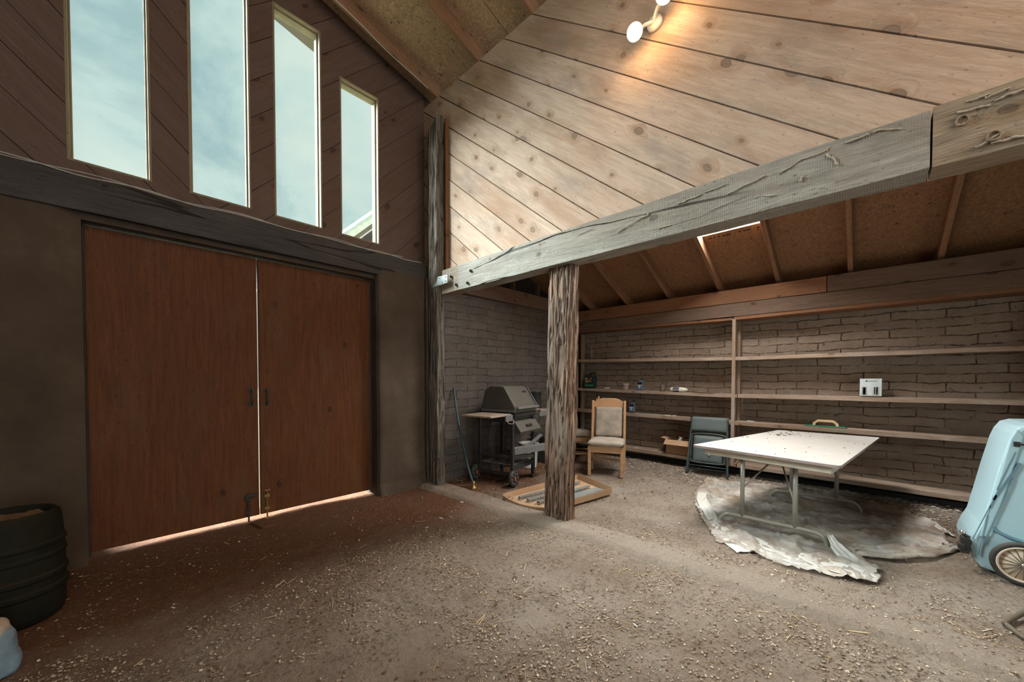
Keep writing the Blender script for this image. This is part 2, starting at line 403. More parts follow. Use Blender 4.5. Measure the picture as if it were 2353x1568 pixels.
M['brick_b'] = brick_mat('adobe_brick_grey', (.145, .122, .105), (.085, .070, .060), (.11, .095, .08), 'XZ', crack=.55)

def plaster_mat():
    m, nt, b, out = newmat('mud_plaster'); co = nd(nt, 'ShaderNodeTexCoord').outputs['Object']
    n = ntex(nt, co, 1.8, 7, .65)
    c = ramp(nt, n, [(.3, (.055, .038, .027)), (.55, (.080, .058, .042)), (.75, (.115, .088, .065))])
    c = mix(nt, ramp(nt, ntex(nt, vmap(nt, co, (5, 5, .5)), 2, 3), [(.5, 0), (.75, .35)]), c, (.06, .045, .035))
    lk(nt, c, b.inputs['Base Color']); b.inputs['Roughness'].default_value = .9; b.inputs['Specular IOR Level'].default_value = .15
    bump(nt, b, ntex(nt, co, 6, 8, .7), .4, .02); return m
M['plaster'] = plaster_mat()

def soil_mat(sill=False):
    m, nt, b, out = newmat('dusty_sill' if sill else 'dirt_floor'); co = nd(nt, 'ShaderNodeTexCoord').outputs['Object']
    n = ntex(nt, co, 1.1, 8, .62)
    c = ramp(nt, n, [(.30, (.34, .25, .185)), (.5, (.46, .37, .295)), (.70, (.57, .485, .405))])
    # bare red earth along the door wall, darkened in colour for the shade there
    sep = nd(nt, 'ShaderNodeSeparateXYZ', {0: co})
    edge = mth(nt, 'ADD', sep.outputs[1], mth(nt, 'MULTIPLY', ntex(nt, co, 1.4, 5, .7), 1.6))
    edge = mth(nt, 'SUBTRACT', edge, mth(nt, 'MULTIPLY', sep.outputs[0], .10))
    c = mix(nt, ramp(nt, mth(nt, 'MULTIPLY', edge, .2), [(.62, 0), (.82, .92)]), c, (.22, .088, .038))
    chaff = ntex(nt, vmap(nt, co, (1, 1, 1)), 38, 8, .72)
    c = mix(nt, mth(nt, 'MULTIPLY', ramp(nt, chaff, [(.50, 0), (.62, .8)]), ramp(nt, ntex(nt, co, 4, 5, .7), [(.40, .15), (.60, 1)])), c, (.15, .105, .072))
    c = mix(nt, ramp(nt, ntex(nt, vmap(nt, co, loc=(7, 2, 0)), 60, 3, .7), [(.60, 0), (.68, .7)]), c, (.56, .48, .38))
    pat = ntex(nt, vmap(nt, co, loc=(3, 9, 0)), 2.3, 5, .7)
    c = mix(nt, ramp(nt, pat, [(.55, 0), (.70, .45)]), c, (.22, .16, .115))
    if sill: c = mix(nt, .7, c, (.54, .45, .365))
    lk(nt, c, b.inputs['Base Color']); b.inputs['Roughness'].default_value = .95; b.inputs['Specular IOR Level'].default_value = .1
    h = mth(nt, 'ADD', chaff, mth(nt, 'MULTIPLY', ntex(nt, co, 9, 8, .7), 2.4))
    bump(nt, b, h, 1.0, .04); return m
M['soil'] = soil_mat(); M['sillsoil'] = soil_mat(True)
M['concrete'] = plain('dusty_concrete', (.47, .38, .30), .9, var=.22, bmp=.9, scale=16, dust=(.38, .28, .205), dustamt=.8)
M['outsoil'] = plain('yard_gravel', (.27, .265, .17), .9, var=.2, bmp=.5, scale=14)
M['metal_grey'] = plain('grey_painted_steel', (.30, .28, .245), .45, .25, dust=(.42, .36, .29), dustamt=.45, spec=.5)
M['steel'] = plain('galvanised_steel', (.42, .45, .44), .45, .7)
M['black'] = plain('black_enamel', (.022, .024, .028), .4, dust=(.12, .105, .085), dustamt=.5, spec=.5)
M['blackclean'] = plain('black_paint', (.02, .02, .022), .5, dust=(.12, .10, .08), dustamt=.3)
M['greymetal'] = plain('dusty_grey_lumber', (.13, .13, .13), .7, dust=(.26, .23, .20), dustamt=.6)
M['dustlid'] = plain('dusty_lid', (.06, .055, .045), .6, dust=(.22, .19, .15), dustamt=.5)
M['chairgreen'] = plain('green_grey_vinyl', (.062, .085, .085), .55, dust=(.20, .22, .20), dustamt=.35, spec=.4)
M['chairframe'] = plain('green_grey_frame', (.055, .075, .078), .4, .2, spec=.5)
M['fabric'] = plain('soiled_upholstery', (.34, .29, .235), .95, var=.3, bmp=.5, scale=7, dust=(.45, .39, .31), dustamt=.45)
M['tabletop'] = plain('laminate_top', (.50, .485, .46), .5, var=.06, bmp=.05, scale=3, dust=(.5, .45, .38), dustamt=.3)
M['tableedge'] = wood('particle_edge', (.42, .33, .31), (.30, .23, .21), (.22, .16, .13), knots=0, bmp=.5)
M['apron'] = plain('table_apron', (.50, .45, .36), .6, var=.12, scale=5, dust=(.36, .25, .15), dustamt=.35)
M['keg'] = plain('black_keg', (.006, .0075, .005), .8, var=.4, bmp=.8, scale=9, dust=(.085, .05, .018), dustamt=.28, spec=.2)
M['kegdirt'] = plain('keg_top_soil', (.16, .095, .05), .95, var=.4, bmp=1.0, scale=30)
M['bluebag'] = plain('blue_plastic_bag', (.16, .26, .34), .35, var=.25, bmp=.3, scale=18, spec=.6, dust=(.34, .34, .32), dustamt=.5)
M['tub'] = plain('pale_blue_plastic', (.40, .58, .64), .42, var=.05, bmp=.03, scale=2, spec=.4, dust=(.5, .52, .50), dustamt=.2)
M['tubgroove'] = plain('blue_groove', (.13, .24, .29), .5)
M['tyre'] = plain('black_rubber', (.02, .02, .02), .8, dust=(.2, .17, .14), dustamt=.3)
M['wheelcream'] = plain('cream_hub_plastic', (.62, .50, .38), .5, var=.08)
M['chrome'] = plain('worn_chrome', (.6, .6, .6), .25, .9)
M['cardboard'] = plain('cardboard', (.42, .26, .145), .85, var=.12, bmp=.08, scale=4, dust=(.46, .34, .22), dustamt=.3)
M['brass'] = plain('brass', (.35, .25, .08), .45, .8)
M['polegreen'] = plain('dark_teal_paint', (.035, .075, .09), .45)
M['white'] = plain('white_paint', (.62, .62, .60), .5, dust=(.45, .40, .33), dustamt=.3)
M['bottleblue'] = plain('blue_grey_bottle', (.085, .13, .18), .4)
M['jug'] = plain('dark_green_jug', (.012, .025, .022), .35)
M['ink'] = plain('black_ink', (.015, .015, .018), .7, bmp=0)
M['navy'] = plain('navy_label', (.02, .025, .07), .6, bmp=0)
M['red'] = plain('red_ink', (.45, .045, .03), .6, bmp=0)
M['hubred'] = plain('faded_red_hub', (.42, .10, .05), .6)
M['yellow'] = plain('yellow_ink', (.45, .38, .10), .6, bmp=0)
M['greenink'] = plain('green_ink', (.03, .16, .08), .6, bmp=0)
M['whiteink'] = plain('white_ink', (.55, .55, .53), .6, bmp=0)
M['floatgreen'] = plain('green_rubber', (.03, .16, .085), .6)
M['paperbox'] = plain('printed_carton', (.50, .55, .54), .7, var=.12)
M['rust'] = plain('rusty_steel', (.09, .07, .05), .7, .4, dust=(.25, .2, .14), dustamt=.4)
M['web'] = plain('dusty_string', (.42, .42, .38), .9, bmp=0)
M['ivory'] = plain('ivory_plastic', (.66, .64, .52), .4)

def glass_mat():
    m = bpy.data.materials.new('dirty_glass'); m.use_nodes = True; nt = m.node_tree; nt.nodes.clear()
    co = nd(nt, 'ShaderNodeTexCoord').outputs['Object']
    tr = nd(nt, 'ShaderNodeBsdfTransparent', {0: (.93, .97, .95, 1)})
    gl = nd(nt, 'ShaderNodeBsdfGlossy', {0: (.9, .9, .9, 1), 1: .45})
    df = nd(nt, 'ShaderNodeBsdfTranslucent', {0: (.7, .72, .68, 1)})
    a = nd(nt, 'ShaderNodeMixShader', {0: .02, 1: tr.outputs[0], 2: gl.outputs[0]})
    sp = ramp(nt, ntex(nt, co, 1.3, 4, .6), [(.4, .002), (.8, .004)])
    bb = nd(nt, 'ShaderNodeMixShader', {0: sp, 1: a.outputs[0], 2: df.outputs[0]})
    nd(nt, 'ShaderNodeOutputMaterial', {0: bb.outputs[0]}); return m
M['glass'] = glass_mat()
def sheet_mat():
    m, nt, b, out = newmat('milky_plastic_sheet'); co = nd(nt, 'ShaderNodeTexCoord').outputs['Object']
    n = ntex(nt, co, 3.5, 6, .65)
    c = ramp(nt, n, [(.34, (.27, .20, .14)), (.48, (.42, .36, .30)), (.60, (.54, .52, .48))])
    c = mix(nt, ramp(nt, ntex(nt, co, 22, 3, .7), [(.6, 0), (.7, .7)]), c, (.14, .10, .07))
    lk(nt, c, b.inputs['Base Color']); b.inputs['Roughness'].default_value = .4; b.inputs['Specular IOR Level'].default_value = .5
    lk(nt, ramp(nt, ntex(nt, vmap(nt, co, loc=(4, 4, 0)), 2.2, 4, .6), [(.35, .45), (.6, .95)]), b.inputs['Alpha'])
    bump(nt, b, ntex(nt, co, 16, 5, .6, 1.5), .6, .01); return m
M['sheet'] = sheet_mat()
M['sheetwhite'] = plain('white_plastic_film', (.62, .63, .60), .35, var=.12, bmp=.5, scale=14, dust=(.46, .38, .29), dustamt=.35, spec=.5)

# ================================================================== THE SETTING
def struct(o, label=None): return setp(o, label, None, None, 'structure')
ROOFZ = lambda x: 5.27 + .25 * (3.05 - x)          # underside of the main rafters

# floor of trodden earth
def floor_h(x, y):
    h = noise.noise(Vector((x * .7, y * .7, 0))) * .018 + noise.noise(Vector((x * 2.3, y * 2.3, 4))) * .010 + noise.noise(Vector((x * 7, y * 7, 9))) * .006
    h += abs(noise.noise(Vector((x * 16, y * 16, 2)))) * .006 - .012
    return h
bm = bmesh.new()
xs = np.concatenate([np.arange(-5, -1, .15), np.arange(-1, 7.0, .045)]); ys = np.concatenate([np.arange(-6, -1.5, .15), np.arange(-1.5, 4.9, .045)])
grid = [[bm.verts.new((x, y, floor_h(x, y))) for y in ys] for x in xs]
for i in range(len(xs) - 1):
    for j in range(len(ys) - 1):
        bm.faces.new((grid[i][j], grid[i + 1][j], grid[i + 1][j + 1], grid[i][j + 1]))
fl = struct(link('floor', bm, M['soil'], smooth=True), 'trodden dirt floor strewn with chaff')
# ground outside
bm = bmesh.new(); box(bm, -40, 40, 4.86, 60, -.4, -.015)
struct(link('floor_yard', bm, M['outsoil']), 'pale sunlit gravel yard outside the doors')

# concrete sill between barn and lean-to
bm = bmesh.new()
front = [(2.80, 4.3), (2.81, 3.9), (2.83, 2.9), (2.89, 2.15), (2.92, .76), (2.93, .2), (2.945, -.45), (2.97, -1.6), (3.0, -5.5)]
path = []
for (x0, y0), (x1, y1) in zip(front, front[1:]):
    n = max(2, int((y0 - y1) / .07))
    for k in range(n): path.append((x0 + (x1 - x0) * k / n, y0 + (y1 - y0) * k / n))
rows = []
for x, y in path:
    j = noise.noise(Vector((y * 3, 0, 1))) * .012 + noise.noise(Vector((y * 13, 0, 5))) * .006
    row = []
    for k, (dx, z) in enumerate([(-.06, -.03), (-.025, -.002), (-.008, .030), (.03, .040), (.15, .031), (.24, .028), (.29, .018), (.33, -.03)]):
        row.append(bm.verts.new((x + dx + (j if k < 3 else j * .3) + (noise.noise(Vector((y * 4, 3, k))) * .03 if k > 5 else 0), y, z + noise.noise(Vector((y * 6, dx * 9, 2))) * .006)))
    rows.append(row)
for a, b in zip(rows, rows[1:]):
    for k in range(7): bm.faces.new((a[k], b[k], b[k + 1], a[k + 1]))
struct(link('trim_1', bm, M['sillsoil'], smooth=True), 'low concrete sill under the posts, dusted with soil')

# --- door wall: thick mud plaster below, boards above
DY = 4.58
bm = bmesh.new()
def wavy_slab(bm, x0, x1, z0, z1, yf, yb, r0=0, r1=0):
    """plaster pier with softly rounded edges (r0 left, r1 right)"""
    prof = []
    n = 8
    def corner(cx, sgn, r):
        return [(cx + sgn * (r - r * math.cos(t)) if False else cx, 0)]
    xsn = np.linspace(x0, x1, 34); zsn = np.linspace(z0, z1, 40); g = []
    for x in xsn:
        col = []
        for z in zsn:
            y = yf + noise.noise(Vector((x * 1.5, z * 1.5, 3))) * .025 + noise.noise(Vector((x * 6, z * 6, 8))) * .006
            if r0 and x - x0 < r0: t = 1 - (x - x0) / r0; y += r0 * (1 - math.sqrt(max(0, 1 - t * t)))
            if r1 and x1 - x < r1: t = 1 - (x1 - x) / r1; y += r1 * (1 - math.sqrt(max(0, 1 - t * t)))
            if z < .12: y -= (.12 - z) * .35
            col.append(bm.verts.new((x, y, z)))
        g.append(col)
    for i in range(33):
        for j in range(39): bm.faces.new((g[i][j], g[i + 1][j], g[i + 1][j + 1], g[i][j + 1]))
    back = [[bm.verts.new((x, yb, z)) for z in (z0, z1)] for x in (x0, x1)]
    L = [g[0][j] for j in range(40)]; Rr = [g[-1][j] for j in range(40)]
    bm.faces.new([back[0][0]] + L + [back[0][1]]); bm.faces.new([back[1][0]] + Rr + [back[1][1]])
    bm.faces.new((back[0][0], back[0][1], back[1][1], back[1][0]))
    T = [g[i][-1] for i in range(34)]; bm.faces.new([back[0][1]] + T + [back[1][1]])
wavy_slab(bm, -4.2, -.165, -.1, 2.80, 4.40, 4.95, 0, .05)
wavy_slab(bm, 2.225, 2.89, -.1, 2.80, 4.36, 4.95, .05, 0); box(bm, 2.89, 3.0, 4.31, 4.95, -.1, 2.8); box(bm, 2.905, 3.7, 4.40, 4.95, 2.8, 3.0)
box(bm, -.2, 2.26, 4.45, 4.95, 2.69, 2.80)
struct(link('wall_front', bm, M['plaster'], smooth=False), 'brown mud plastered wall around the double doors')
# timber sill beam over the doors
o = timber('wooden_beam', (-4.2, 4.50, 2.87), (2.90, 4.50, 2.87), .26, .27, M['sill'], rough=.012)
setp(o, 'dark rough timber lintel running over the double doors below the windows', 'beam')

# gable boards above, chevron laid, with four window holes
WIN = [(-.235, .25, 6.19), (.50, .985, 5.81), (1.19, 1.675, 5.43), (1.88, 2.375, 5.05)]
WZ = 3.175
cells = []
roof = lambda x: ROOFZ(x) + .17
def quad(x0, x1, z0f, z1f): return [(x0, z0f(x0)), (x1, z0f(x1)), (x1, z1f(x1)), (x0, z1f(x0))]
edges = [-4.2] + [v for a, b, t in WIN for v in (a, b)] + [3.075]
base = lambda x: 2.98
for k in range(0, len(edges) - 1, 2): cells.append(quad(edges[k], edges[k + 1], base, roof))
for a, b, t in WIN:
    cells.append(quad(a, b, base, lambda x: WZ)); cells.append(quad(a, b, lambda x, t=t: t, roof))
bm = bmesh.new(); uvl = bm.loops.layers.uv.new('UVMap')
left = [clip_poly(c, 1, 0, .72) for c in cells]; right = [clip_poly(c, -1, 0, -.72) for c in cells]
left = [c for c in left if len(c) > 2]; right = [c for c in right if len(c) > 2]
pl = lambda a, b, d: (a, DY + d, b)
board_field(bm, left, -PI / 4, .235, .03, .005, pl, .022, uvl, 1)
board_field(bm, right, PI / 4, .262, .11, .005, pl, .022, uvl, 2)
wf = struct(link('wall_front_gable', bm, M['gable']), 'dark diagonal boards of the gable around the four tall windows')
bm = bmesh.new()
for c in cells: prism(bm, c, 1, DY + .026, DY + .10)
prism(bm, [(3.07, 2.98), (3.7, 2.98), (3.7, 5.2), (3.07, 5.42)], 1, DY - .02, DY + .10)
# roof wedge outside above the boards
struct(link('wall_front_sheathing', bm, M['gable']))

def window(i, x0, x1, z1):
    e = thing('window_%d' % i, None, None, (0, 0, 0), kind='structure')
    e['label'] = ['leftmost tall window, the widest in the view', 'second tall window from the left', 'third tall window with a sloping roof edge behind its top', 'shortest window, nearest the corner post'][i - 1]
    bm = bmesh.new(); y0, y1 = DY + .004, DY + .17; t = .018
    box(bm, x0, x0 + t, y0, y1, WZ, z1); box(bm, x1 - t, x1, y0, y1, WZ, z1)
    box(bm, x0 + t, x1 - t, y0, y1, WZ, WZ + t); box(bm, x0 + t, x1 - t, y0, y1, z1 - t, z1)
    # inner stop beads
    for a, b in ((x0 + t, x0 + t + .014), (x1 - t - .014, x1 - t)): box(bm, a, b, DY + .06, DY + .085, WZ + t, z1 - t)
    box(bm, x0 + t + .014, x1 - t - .014, DY + .06, DY + .085, z1 - t - .014, z1 - t)
    link('window_frame', bm, M['trimwood'], e, bevel=.002)
    bm = bmesh.new(); box(bm, x0 + t, x1 - t, DY + .09, DY + .096, WZ + t, z1 - t)
    link('pane', bm, M['glass'], e)
for i, (a, b, t) in enumerate(WIN): window(i + 1, a, b, t)

# double doors
def door(i, x0, x1, label):
    e = thing('door_%d' % i, label, None, ((x0 + x1) / 2, DY, .018), kind='structure')
    cx = (x0 + x1) / 2
    bm = bmesh.new(); box(bm, x0 - cx, x1 - cx, -.02, .03, .012, 2.66)
    link('panel', bm, M['door'], e, bevel=.003)
    return e
d1 = door(1, -.155, 1.010, 'left leaf of reddish plywood double doors with a black pull')
d2 = door(2, 1.021, 2.215, 'right leaf of reddish plywood double doors with a brass floor bolt')
def part_box(name, parent, x0, x1, y0, y1, z0, z1, mat, bevel=.003):
    bm = bmesh.new(); box(bm, x0, x1, y0, y1, z0, z1); return link(name, bm, mat, parent, bevel=bevel)
# cover strip on the right leaf and panel joints on the left one
o = part_box('cover_strip', d2, 1.024 - 1.618, 1.060 - 1.618, -.034, -.02, .02, 2.6, M['door'], .002)
def pull(parent, sx):
    bm = bmesh.new()
    for z in (1.165, 1.305): box(bm, sx - .022, sx + .022, -.032, -.02, z - .012, z + .022)
    tube(bm, smoothpath([(sx, -.03, 1.165), (sx, -.062, 1.19), (sx, -.066, 1.24), (sx, -.062, 1.29), (sx, -.03, 1.318)], 5), .009)
    link('pull_handle', bm, M['blackclean'], parent, bevel=.001)
pull(d1, .95 - .4275); pull(d2, 1.045 + .008 - 1.618 + .03)
def cane_bolt(parent, sx, mat, flag):
    bm = bmesh.new()
    tube(bm, [(sx, -.034, .24), (sx, -.034, -.03)], .008)
    for z in (.20, .07): box(bm, sx - .022, sx + .022, -.04, -.02, z - .014, z + .014)
    if flag: prism(bm, [(sx - .035, .215), (sx, .262), (sx + .075, .238), (sx + .075, .225), (sx, .222)], 1, -.05, -.036)
    else: tube(bm, [(sx, -.034, .24), (sx - .02, -.05, .262), (sx + .025, -.055, .266)], .008)
    link('floor_bolt', bm, mat, parent)
cane_bolt(d1, .912 - .4275, M['blackclean'], True); cane_bolt(d2, 1.075 - 1.618, M['brass'], False)
# head jamb and side jambs
for n, (p0, p1) in enumerate((((-.165, 4.60, 0), (-.165, 4.60, 2.7)), ((2.222, 4.60, 0), (2.222, 4.60, 2.7)), ((-.165, 4.58, 2.705), (2.222, 4.58, 2.705)))):
    o = timber('trim_%d' % (n + 2), p0, p1, .10 if n < 2 else .12, .02 if n < 2 else .035, M['sill'], up=(0, 0, 1) if n == 2 else (1, 0, 0)); struct(o)
bm = bmesh.new()
prism(bm, [(.90, 4.45), (.95, 4.21), (1.08, 4.23), (1.04, 4.50)], 2, -.03, .012)
setp(link('concrete_pad', bm, M['soil'], bevel=.006), 'small concrete pad sunk in the dirt under the door seam', 'pad')

# --- main barn: partition of diagonal planks above the long beam
PX = 3.05
bm = bmesh.new(); uvl = bm.loops.layers.uv.new('UVMap')
cell = [(4.585, 2.85), (4.585, 5.27), (-5.5, 5.27), (-5.5, 2.85)]
place = lambda a, b, d: (PX + d, a, b)
# boards fall towards -Y ... the line through (Y 2.95, z 5.23) and (Y 0.13, z 2.91)... direction (1, .82)
ANG = math.atan2(2.32, 2.82)
bw = .40 * math.sin(ANG) * 1.0
nx, ny = -math.sin(ANG), math.cos(ANG)
off = nx * 2.95 + ny * 5.23
board_field(bm, [cell], ANG, .262, off, .010, place, .022, uvl, 5)
struct(link('wall_partition', bm, M['plank']), 'pale diagonal knotty pine planking above the long beam')
bm = bmesh.new(); box(bm, PX + .026, PX + .06, -5.5, 4.56, 2.9, 5.27)
struct(link('wall_partition_backing', bm, M['rafter']))

# upper wall plate of the roof and the roof itself
for k, y in enumerate([4.29, 3.44, 2.59, 1.74, .89, .04, -.81, -1.66, -2.51, -3.36, -4.21]):
    x0, x1 = 3.5, -4.2
    o = timber('rafter', (x0, y, ROOFZ(x0) + .092), (x1, y, ROOFZ(x1) + .092), .042, .184, M['rafter'], bevel=.003)
    lab = ['main roof rafter running tight along the gable boards', 'main roof rafter, second out from the gable', 'main roof rafter at the top edge of the view, third from the gable']
    setp(o, lab[k] if k < 3 else 'main roof rafter out of view overhead', 'rafter', 'rafters of the main roof')
bm = bmesh.new()
n = Vector((.25, 0, 1)).normalized()
def slope_box(bm, x0, x1, y0, y1, zf, t, mi=0):
    vs = []
    for x in (x0, x1):
        for y in (y0, y1):
            for d in (0, t): vs.append(bm.verts.new((x, y, zf(x) + d)))
    for f in ((0, 1, 3, 2), (4, 6, 7, 5), (0, 4, 5, 1), (2, 3, 7, 6), (0, 2, 6, 4), (1, 5, 7, 3)):
        bm.faces.new([vs[i] for i in f]).material_index = mi
for x0, x1 in ((3.6, 1.18), (1.172, -1.25), (-1.258, -4.3)):
    for y0, y1 in ((4.70, 3.05), (3.042, .60), (.592, -1.85), (-1.858, -5.5)):
        slope_box(bm, x0, x1, y0, y1, lambda x: ROOFZ(x) + .186, .03)
struct(link('ceiling', bm, M['osb']), 'strand board underside of the main roof')
bm = bmesh.new(); slope_box(bm, 3.7, -4.3, -5.5, 4.70, lambda x: ROOFZ(x) + .217, .03); slope_box(bm, 3.9, -4.3, 4.705, 5.34, lambda x: ROOFZ(x) + .186, .06)
struct(link('ceiling_roofing', bm, M['rust']))
# side and rear walls behind the camera; the rear has a wide doorway added for fill light
bm = bmesh.new(); box(bm, -4.3, -4.2, -5.6, 4.95, -.1, 7.4)
struct(link('wall_left', bm, M['plaster']), 'plain barn wall left of the view')
bm = bmesh.new(); box(bm, -4.3, -3.0, -5.6, -5.5, -.1, 7.4); box(bm, 1.9, 3.1, -5.6, -5.5, -.1, 5.5); box(bm, -3.0, 1.9, -5.6, -5.5, 4.1, 7.2)
box(bm, 3.1, 7.1, -5.6, -5.5, -.1, 4.3)
struct(link('wall_rear', bm, M['plaster']), 'rear wall behind the camera with an added doorway for fill light')

# --- long beam and posts
o = timber('wooden_beam', (3.05, 4.075, 2.712), (3.05, -.238, 2.712), .18, .305, M['beam'], rough=.007)
setp(o, 'long grey timber beam from the corner post over the rough post', 'beam', None)
o = timber('wooden_beam', (3.05, -.246, 2.712), (3.05, -5.4, 2.712), .18, .312, M['beam2'], rough=.010)
setp(o, 'brown splintered beam end with two round bolt holes, at the right edge', 'beam')
BEAM2 = o
for y, z, r in ((-.345, 2.752, .026), (-.445, 2.632, .026), (3.46, 2.745, .017), (3.84, 2.745, .017), (3.74, 2.625, .017), (3.52, 2.61, .017)):
    bm = bmesh.new(); lathe(bm, [(r, 0), (r, .012), (r * .72, .012), (r * .66, .002)], 18, Matrix.Translation((2.953, y, z)) @ Matrix.Rotation(-PI / 2, 4, 'Y'))
    par = BEAM2 if y < 0 else COL.objects['wooden_beam.001']
    q = link('bolt_hole', bm, M['ink'] if y > 0 else M['beam2'], None); q.parent = par; q.matrix_parent_inverse = par.matrix_world.inverted()

def rough_post(name, x0, x1, y0, y1, z0, z1, mat, amp=.014, leanx=0, leany=0, seed=0, notch=None, dens=.012):
    """old timber post: vertical fissures, rounded arrises, wandering outline"""
    bm = bmesh.new(); W, D = x1 - x0, y1 - y0
    per = []
    nW, nD = int(W / dens), int(D / dens)
    for k in range(nW): per.append((k / nW, 0, 0, -1))
    for k in range(nD): per.append((1, k / nD, 1, 0))
    for k in range(nW): per.append((1 - k / nW, 1, 0, 1))
    for k in range(nD): per.append((0, 1 - k / nD, -1, 0))
    nz = int((z1 - z0) / .03); rings = []
    for j in range(nz + 1):
        z = z0 + (z1 - z0) * j / nz; t = j / nz; row = []
        for a, b, nx_, ny_ in per:
            x = x0 + W * a + leanx * t; y = y0 + D * b + leany * t
            s_ = a * W if ny_ else b * D
            f = abs(noise.noise(Vector((x * 34 + seed, y * 34, z * 1.6))))
            f2 = noise.noise(Vector((x * 90, y * 90 + seed, z * 3.0)))
            dpt = -amp * max(0, 1 - f * 5.5) - amp * .3 * f2
            dpt += noise.noise(Vector((x * 6, y * 6, z * 2.2 + seed))) * amp * .9
            ed = min(a, 1 - a) * W if ny_ else min(b, 1 - b) * D
            # round the arris
            cx, cy = (a - .5), (b - .5)
            rr = max(0, .02 - ed) * .55
            v = Vector((x + nx_ * (dpt - rr), y + ny_ * (dpt - rr), z))
            if notch: v = notch(v, a, b, j, nz)
            row.append(bm.verts.new(v))
        rings.append(row)
    n_ = len(per)
    for a, b in zip(rings, rings[1:]):
        for k in range(n_): bm.faces.new((a[k], a[(k + 1) % n_], b[(k + 1) % n_], b[k]))
    bm.faces.new(rings[0][::-1]); bm.faces.new(rings[-1])
    return link(name, bm, mat)
o = rough_post('wooden_post', 3.025, 3.17, 2.11, 2.40, .0, 2.565, M['post'], amp=.021, leanx=0, leany=-.055)
setp(o, 'deeply weathered wooden post under the long beam, beside the cardboard tray', 'post')
def cut(v, a, b, j, nz):
    if j == nz: v.z += .16 * (1 - b) + .0
    return v
o = rough_post('wooden_post', 2.905, 3.025, 4.075, 4.285, .0, 4.74, M['corner_post'], amp=.02, seed=5, notch=cut, leany=0)
setp(o, 'tall dark post in the corner where the long beam meets the plaster wall', 'post')
o = timber('trim_5', (3.03, 4.035, 2.87), (3.03, 4.035, 4.85), .045, .035, M['redboard'], up=(0, 1, 0)); struct(o)
# mud tunnels crusted on the beam face
rs = random.Random(21)
def mud(par, y, z, n, dy, dz, r0):
    bm = bmesh.new(); pts = []
    for k in range(n):
        pts.append((2.955 - r0 * .4, y, z)); y += dy * rs.uniform(.4, 1.3); z += dz * rs.uniform(.2, 1.2) + rs.uniform(-.006, .006)
        z = min(2.85, max(2.575, z))
    pts = smoothpath(pts, 3); tube(bm, pts, [r0 * rs.uniform(.5, 1.2) for _ in pts], 6)
    o = link('mud_trail', bm, M['mud'], None, smooth=True); o.parent = par; o.matrix_parent_inverse = par.matrix_world.inverted()
B1 = COL.objects['wooden_beam.001']
M['mud'] = plain('dried_mud', (.42, .37, .30), .95, var=.2, bmp=.6, scale=60)
for y, z, n, dy, dz, r0 in ((1.95, 2.77, 7, -.035, .008, .004), (1.55, 2.70, 9, -.035, .012, .005), (1.05, 2.78, 8, -.03, .004, .005), (.86, 2.80, 7, -.028, .006, .004), (.72, 2.74, 9, -.03, .009, .005), (.42, 2.77, 10, -.03, .009, .005), (.30, 2.71, 4, .004, -.02, .006), (.18, 2.80, 6, -.012, -.022, .007), (.10, 2.83, 7, -.02, .002, .006), (-.02, 2.84, 7, -.02, -.01, .005), (1.2, 2.63, 5, -.03, .0, .004), (.5, 2.66, 4, -.02, -.01, .005)):
    mud(B1, y, z, n, dy, dz, r0)
for k in range(12): mud(BEAM2, -.27 - rs.uniform(0, .55), rs.choice([2.84, 2.83, 2.60, 2.80]), 6, -.022, rs.uniform(-.01, .01), .006)
# steel strap plate nailed over the joint
bm = bmesh.new()
prism(bm, [(4.235, 2.655), (3.86, 2.665), (3.86, 2.765), (4.06, 2.775), (4.09, 2.71)], 0, 2.903, 2.912)
pe = thing('strap_plate', 'galvanised steel strap plate nailed over the beam end at the corner post', 'plate', (0, 0, 0))
link('plate', bm, M['steel'], pe, bevel=.001)
for y, z in ((3.89, 2.74), (3.89, 2.69), (4.19, 2.672), (3.97, 2.68), (4.02, 2.75)):
    bm = bmesh.new(); lathe(bm, [(.008, 0), (.008, .003), (.003, .006)], 8, Matrix.Translation((2.903, y, z)) @ Matrix.Rotation(-PI / 2, 4, 'Y')); link('nail_head', bm, M['rust'], pe)
# wire along the lintel and along the first rafter
bm = bmesh.new(); pts = [(x, 4.362 + .004 * math.sin(x * 5), 3.006 + .008 * math.sin(x * 9) + noise.noise(Vector((x * 3, 0, 0))) * .01) for x in np.arange(-.9, 2.9, .08)]
tube(bm, pts, .004, 5); pts = [(x, 4.362 + .004 * math.sin(x * 3 + 1), 3.012 + .014 * math.sin(x * 7 + 2)) for x in np.arange(-.7, 2.6, .08)]; tube(bm, pts, .0028, 5)
setp(link('cable', bm, M['web']), 'thin pale cobwebbed wires lying along the top of the dark lintel', 'cable')
bm = bmesh.new(); pts = [(x, 4.27 - .0 + .01 * math.sin(x * 6), ROOFZ(x) - .012 - .05 * max(0, math.sin((x - .4) * 2.4)) * (x < 2.9)) for x in np.arange(-.5, 3.0, .1)]
tube(bm, pts, .006, 6)
setp(link('cable', bm, M['web']), 'grey cable sagging under the rafter against the gable', 'cable')

